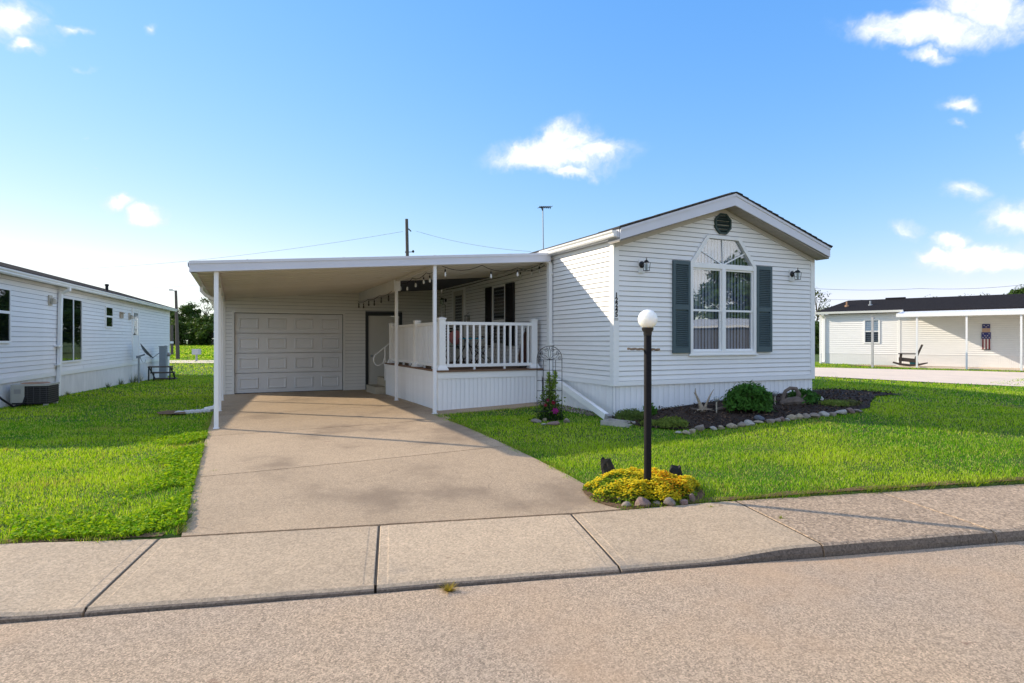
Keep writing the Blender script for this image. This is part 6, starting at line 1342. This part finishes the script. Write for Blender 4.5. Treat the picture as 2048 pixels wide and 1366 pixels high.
h2 = zt2 - z02; MB().tube([(-.18, 0, h2 - .15), (-.35, 0, h2 + .0), (-.5, 0, h2 + .04)], .025, 6).build('lamp_arm', GALV, t2); MB().box(-.72, -.46, -.09, .09, h2 + .0, h2 + .09).build('lamp_head', GALV, t2)
t3, X3, Y3, z03, zt3 = upole('utility_pole', 344, 650, 60.0, .14, .12, 'short dark pole standing behind the street light pole')
def wire(name, pts, label, r=.012, sag=.6):
    P = [Vector(((px - CX) / FPX * Y, Y, CAMZ + (HY - py) / FPX * Y)) for px, py, Y in pts]; o = P[0]; b = MB().tube([q - o for q in cable(P, sag, 14)], r, 4, False)
    return tag(b.build(name, mat('wire_grey', (.25, .27, .28), .6), None, tuple(o)), label, 'wire')
wire('power_line', [(806, 463, 46.0), (80, 540, 60.0), (-500, 590, 75)], 'thin power line running from the carport pole over the side lawn', .011)
wire('power_line', [(832, 462, 46.0), (1062, 503, 40.0)], 'thin power line dropping from the pole towards the antenna', .011, .25)
wire('power_line', [(800, 520, 46.0), (230, 577, 58.0), (-300, 590, 66)], 'lower thin line passing behind the neighbour roof', .011, .5)
wire('power_line', [(1500, 565, 75.0), (1840, 577, 75.0), (2150, 555, 70.0)], 'thin overhead line above the dark roof beyond the lot', .02, .5)
wire('power_line', [(1500, 595, 75.0), (2150, 588, 75.0)], 'faint lower overhead line close to the far roof ridge', .016, .5)
# TV antenna on the home roof
vx = 3.3; u_ = .05; xa_, ya_ = H(.55, 5.2); ant = thing('tv_antenna', 'thin television aerial mast standing on the home roof', 'antenna', (xa_, ya_, 3.6), A)
_Y = ya_; zt_ = CAMZ + (HY - 415) / FPX * _Y; hm = zt_ - 3.6
ant.location.x = (1087 - CX) / FPX * _Y
MB().tube([(0, 0, -.2), (-.02, 0, hm)], .014, 6).build('mast', GALV, ant)
MB().tube([(-.12, 0, hm), (.20, -.02, hm + .02)], .012, 5).build('boom', BLACKM, ant)
for i in range(6): x = -.10 + i * .058; MB().tube([(x, -.12, hm + .006 * i), (x, .12, hm + .006 * i)], .008, 4).tube([(x, 0, hm - .022), (x, 0, hm + .03)], .010, 4).build('element', BLACKM, ant)
MB().tube([(-.02, 0, hm - .08), (-.06, 0, hm), ], .015, 5).build('clamp', BLACKM, ant)
# box on a post by the field
p = PG(393, 723); pb_ = thing('utility_box', 'small pale utility box on a short post near the far path', 'utility box', tuple(p)); s_ = p.y / FPX
MB().box(-6.5 * s_, 6.5 * s_, -.2, .2, 14 * s_, 25 * s_).build('box', mat('pale_box', (.45, .47, .5), .5), pb_); MB().tube([(0, 0, -.1), (0, 0, 14 * s_)], 2.0 * s_, 8).build('post', GALV, pb_)

# ================================================================== TREES
def tree_meshes(seed, h, rx, ncl, per, leaf, c0, c1, trunk_h=.3, flat=1.0):
    r_ = np.random.RandomState(seed); tk = MB(); top = h * .62; tk.tube([(0, 0, -.3), (.05 * h * r_.normal(0, .3), 0, h * trunk_h), (.0, .02 * h, top)], [h * .028, h * .02, h * .006], 8)
    P_, N_, K_ = [], [], []
    for i in range(ncl):
        a = r_.uniform(0, 6.283); t = r_.uniform(0, 1); zz = h * (trunk_h * .75 + (1 - trunk_h * .78) * t); env = math.sin(math.pi * min(1, .18 + .78 * t)) ** .75
        q = rx * env * r_.uniform(.35, 1.02); c = np.array((math.cos(a) * q, math.sin(a) * q, zz)); cr = rx * r_.uniform(.16, .34)
        if i % 2 == 0: tk.tube([(0, 0, min(zz * .75, top)), tuple(c * (.55, .55, 0) + (0, 0, zz * .9)), tuple(c)], [h * .009, h * .005, h * .002], 5, False)
        d = r_.normal(size=(per, 3)); d /= np.linalg.norm(d, axis=1, keepdims=True); k_ = r_.uniform(0, 1, per) ** .4
        P_.append(c + d * k_[:, None] * cr * (1.15, 1.15, .8)); N_.append(d + (0, 0, .5) + r_.normal(0, .4, (per, 3))); K_.append(np.clip(.25 + .35 * r_.uniform(0, 1) + .45 * r_.uniform(0, 1, per), 0, 1))
    P, Nn, K = np.concatenate(P_), np.concatenate(N_), np.concatenate(K_)[:, None]; V, F = leaf_quads(P, Nn, leaf, seed + 1, .6); c = np.array(c0) * (1 - K) + np.array(c1) * K
    return tk.mesh('trunk', BARK), np_mesh('crown', V, F, LEAFM, np.repeat(c, 4, 0))
TA = tree_meshes(71, 10.0, 4.2, 60, 170, .42, (.022, .05, .012), (.075, .13, .025), .2)
TBm = tree_meshes(75, 9.0, 4.0, 50, 150, .42, (.03, .06, .012), (.10, .16, .03), .16)
TS = tree_meshes(79, 9.0, 3.2, 40, 34, .30, (.04, .06, .02), (.10, .12, .04), .3)
TH_ = tree_meshes(83, 4.0, 3.4, 40, 150, .34, (.025, .055, .012), (.09, .15, .03), .06)
def tree(tm, x, y, s_, rz, label, group='trees beyond the field', name='tree', sz=1.0):
    t_ = thing(name, label, 'tree', (x, y, gz(x, y)), rz, group); t_.scale = (s_, s_, s_ * sz); link('trunk', tm[0], t_); link('crown', tm[1], t_); return t_
def at(px, Y): return ((px - CX) / FPX * Y, Y)
for (tm, px, Y, s_, rz, lab) in ((TA, 378, 108, .72, .3, 'broad dark tree directly behind the street light pole'), (TS, 412, 112, .95, 1.3, 'thin topped tree with loose twigs nearest the carport gutter'), (TBm, 335, 112, .72, 2.0, 'dark tree half hidden by the neighbour roof end'), (TH_, 425, 104, 1.25, 3.0, 'low bushy tree by the carport post'), (TH_, 398, 106, 1.0, .9, 'low bush beneath the broad dark tree'),
        (TBm, 290, 125, .62, 2.6, 'tree mostly hidden by the neighbour roof'), (TH_, 352, 104, 1.0, 4.0, 'low bush behind the two poles'), (TA, 455, 120, .7, 4.4, 'tree behind the garage beyond the field')):
    x, y = at(px, Y); tree(tm, x, y, s_, rz, lab)
for (tm, px, Y, s_, rz, lab) in ((TA, 2044, 78, .78, .4, 'tall green tree top above the far roof at the picture edge'), (TBm, 2014, 80, .765, 1.4, 'rounded green tree top just above the dark roof'), (TS, 1965, 84, .82, 2.2, 'small tree tip above the dark roof ridge'), (TS, 1926, 84, .80, .8, 'sparse tree top above the middle of the far roof'), (TS, 1862, 86, .80, 3.2, 'bare twiggy tree top over the far roof ridge'), (TS, 1634, 70, .78, 5.0, 'thin tree beside the corner of the far roof'), (TH_, 1618, 60, .75, 1.1, 'low bush seen between the home corner and far home')):
    x, y = at(px, Y); tree(tm, x, y, s_, rz, lab, 'trees behind the far home')
# across the street: seen mirrored in the big front window
for (x, y, tm, s_, rz, lab) in ((41, -2, TA, .80, .2, 'tree across the street mirrored in the front window panes'), (44, -11, TBm, .95, 1.5, 'second tree across the street mirrored in the front window'), (38.5, -8, TH_, 1.3, 2.2, 'hedge across the street mirrored low in the front window'), (45, 5, TBm, .85, 3.3, 'mirrored tree nearest the mullion of the front window'), (42, -19, TA, .8, 4.2, 'outer mirrored tree in the front window')):
    tree(tm, x, y, s_, rz, lab, 'trees across the street')
mh = thing('mobile_home', 'grey home across the street mirrored in the lower window panes', 'house', (33, -4.0, .1), R(68)); GREYW = mat('grey_siding', (.045, .045, .05), .7)
MB().box(-7, 7, 0, 4.5, 0, 2.3).build('wall', GREYW, mh); MB().prism_yz([(-.3, 2.3), (4.8, 2.3), (4.8, 2.42), (2.25, 2.9), (-.3, 2.42)], -7.3, 7.3).build('roof', mat('pale_roof', (.5, .5, .5), .8), mh)
for x in (-4.5, 0, 4): w_ = MB().frame_xz([(x - .5, .95), (x + .5, .95), (x + .5, 2.1), (x - .5, 2.1)], [(x - .42, 1.02), (x + .42, 1.02), (x + .42, 2.03), (x - .42, 2.03)], -.05, 0).build('window', TRIM, mh); MB().box(x - .42, x + .42, -.03, -.01, 1.02, 2.03).build('pane', GLASSD, w_)

for i, (x, y, tm, s_, lab) in enumerate(((-34, 118, TA, .8, 'tree beyond the field mirrored in the neighbour patio door'), (-22, 112, TBm, .85, 'second tree beyond the field mirrored in the neighbour patio door'), (-10, 116, TA, .75, 'tree beyond the garage mirrored in the neighbour near window'), (2, 114, TBm, .8, 'bushy tree beyond the garage mirrored in the neighbour near window'), (-15.5, 74, TA, .88, 'tall tree behind the garage mirrored in the neighbour patio door'), (-10, 76, TBm, .9, 'round tree behind the garage mirrored beside the tall one'), (-46, 114, TH_, 1.5, 'hedge beyond the field mirrored in the neighbour small window'))):
    tree(tm, x, y, s_, i * 1.3, lab)
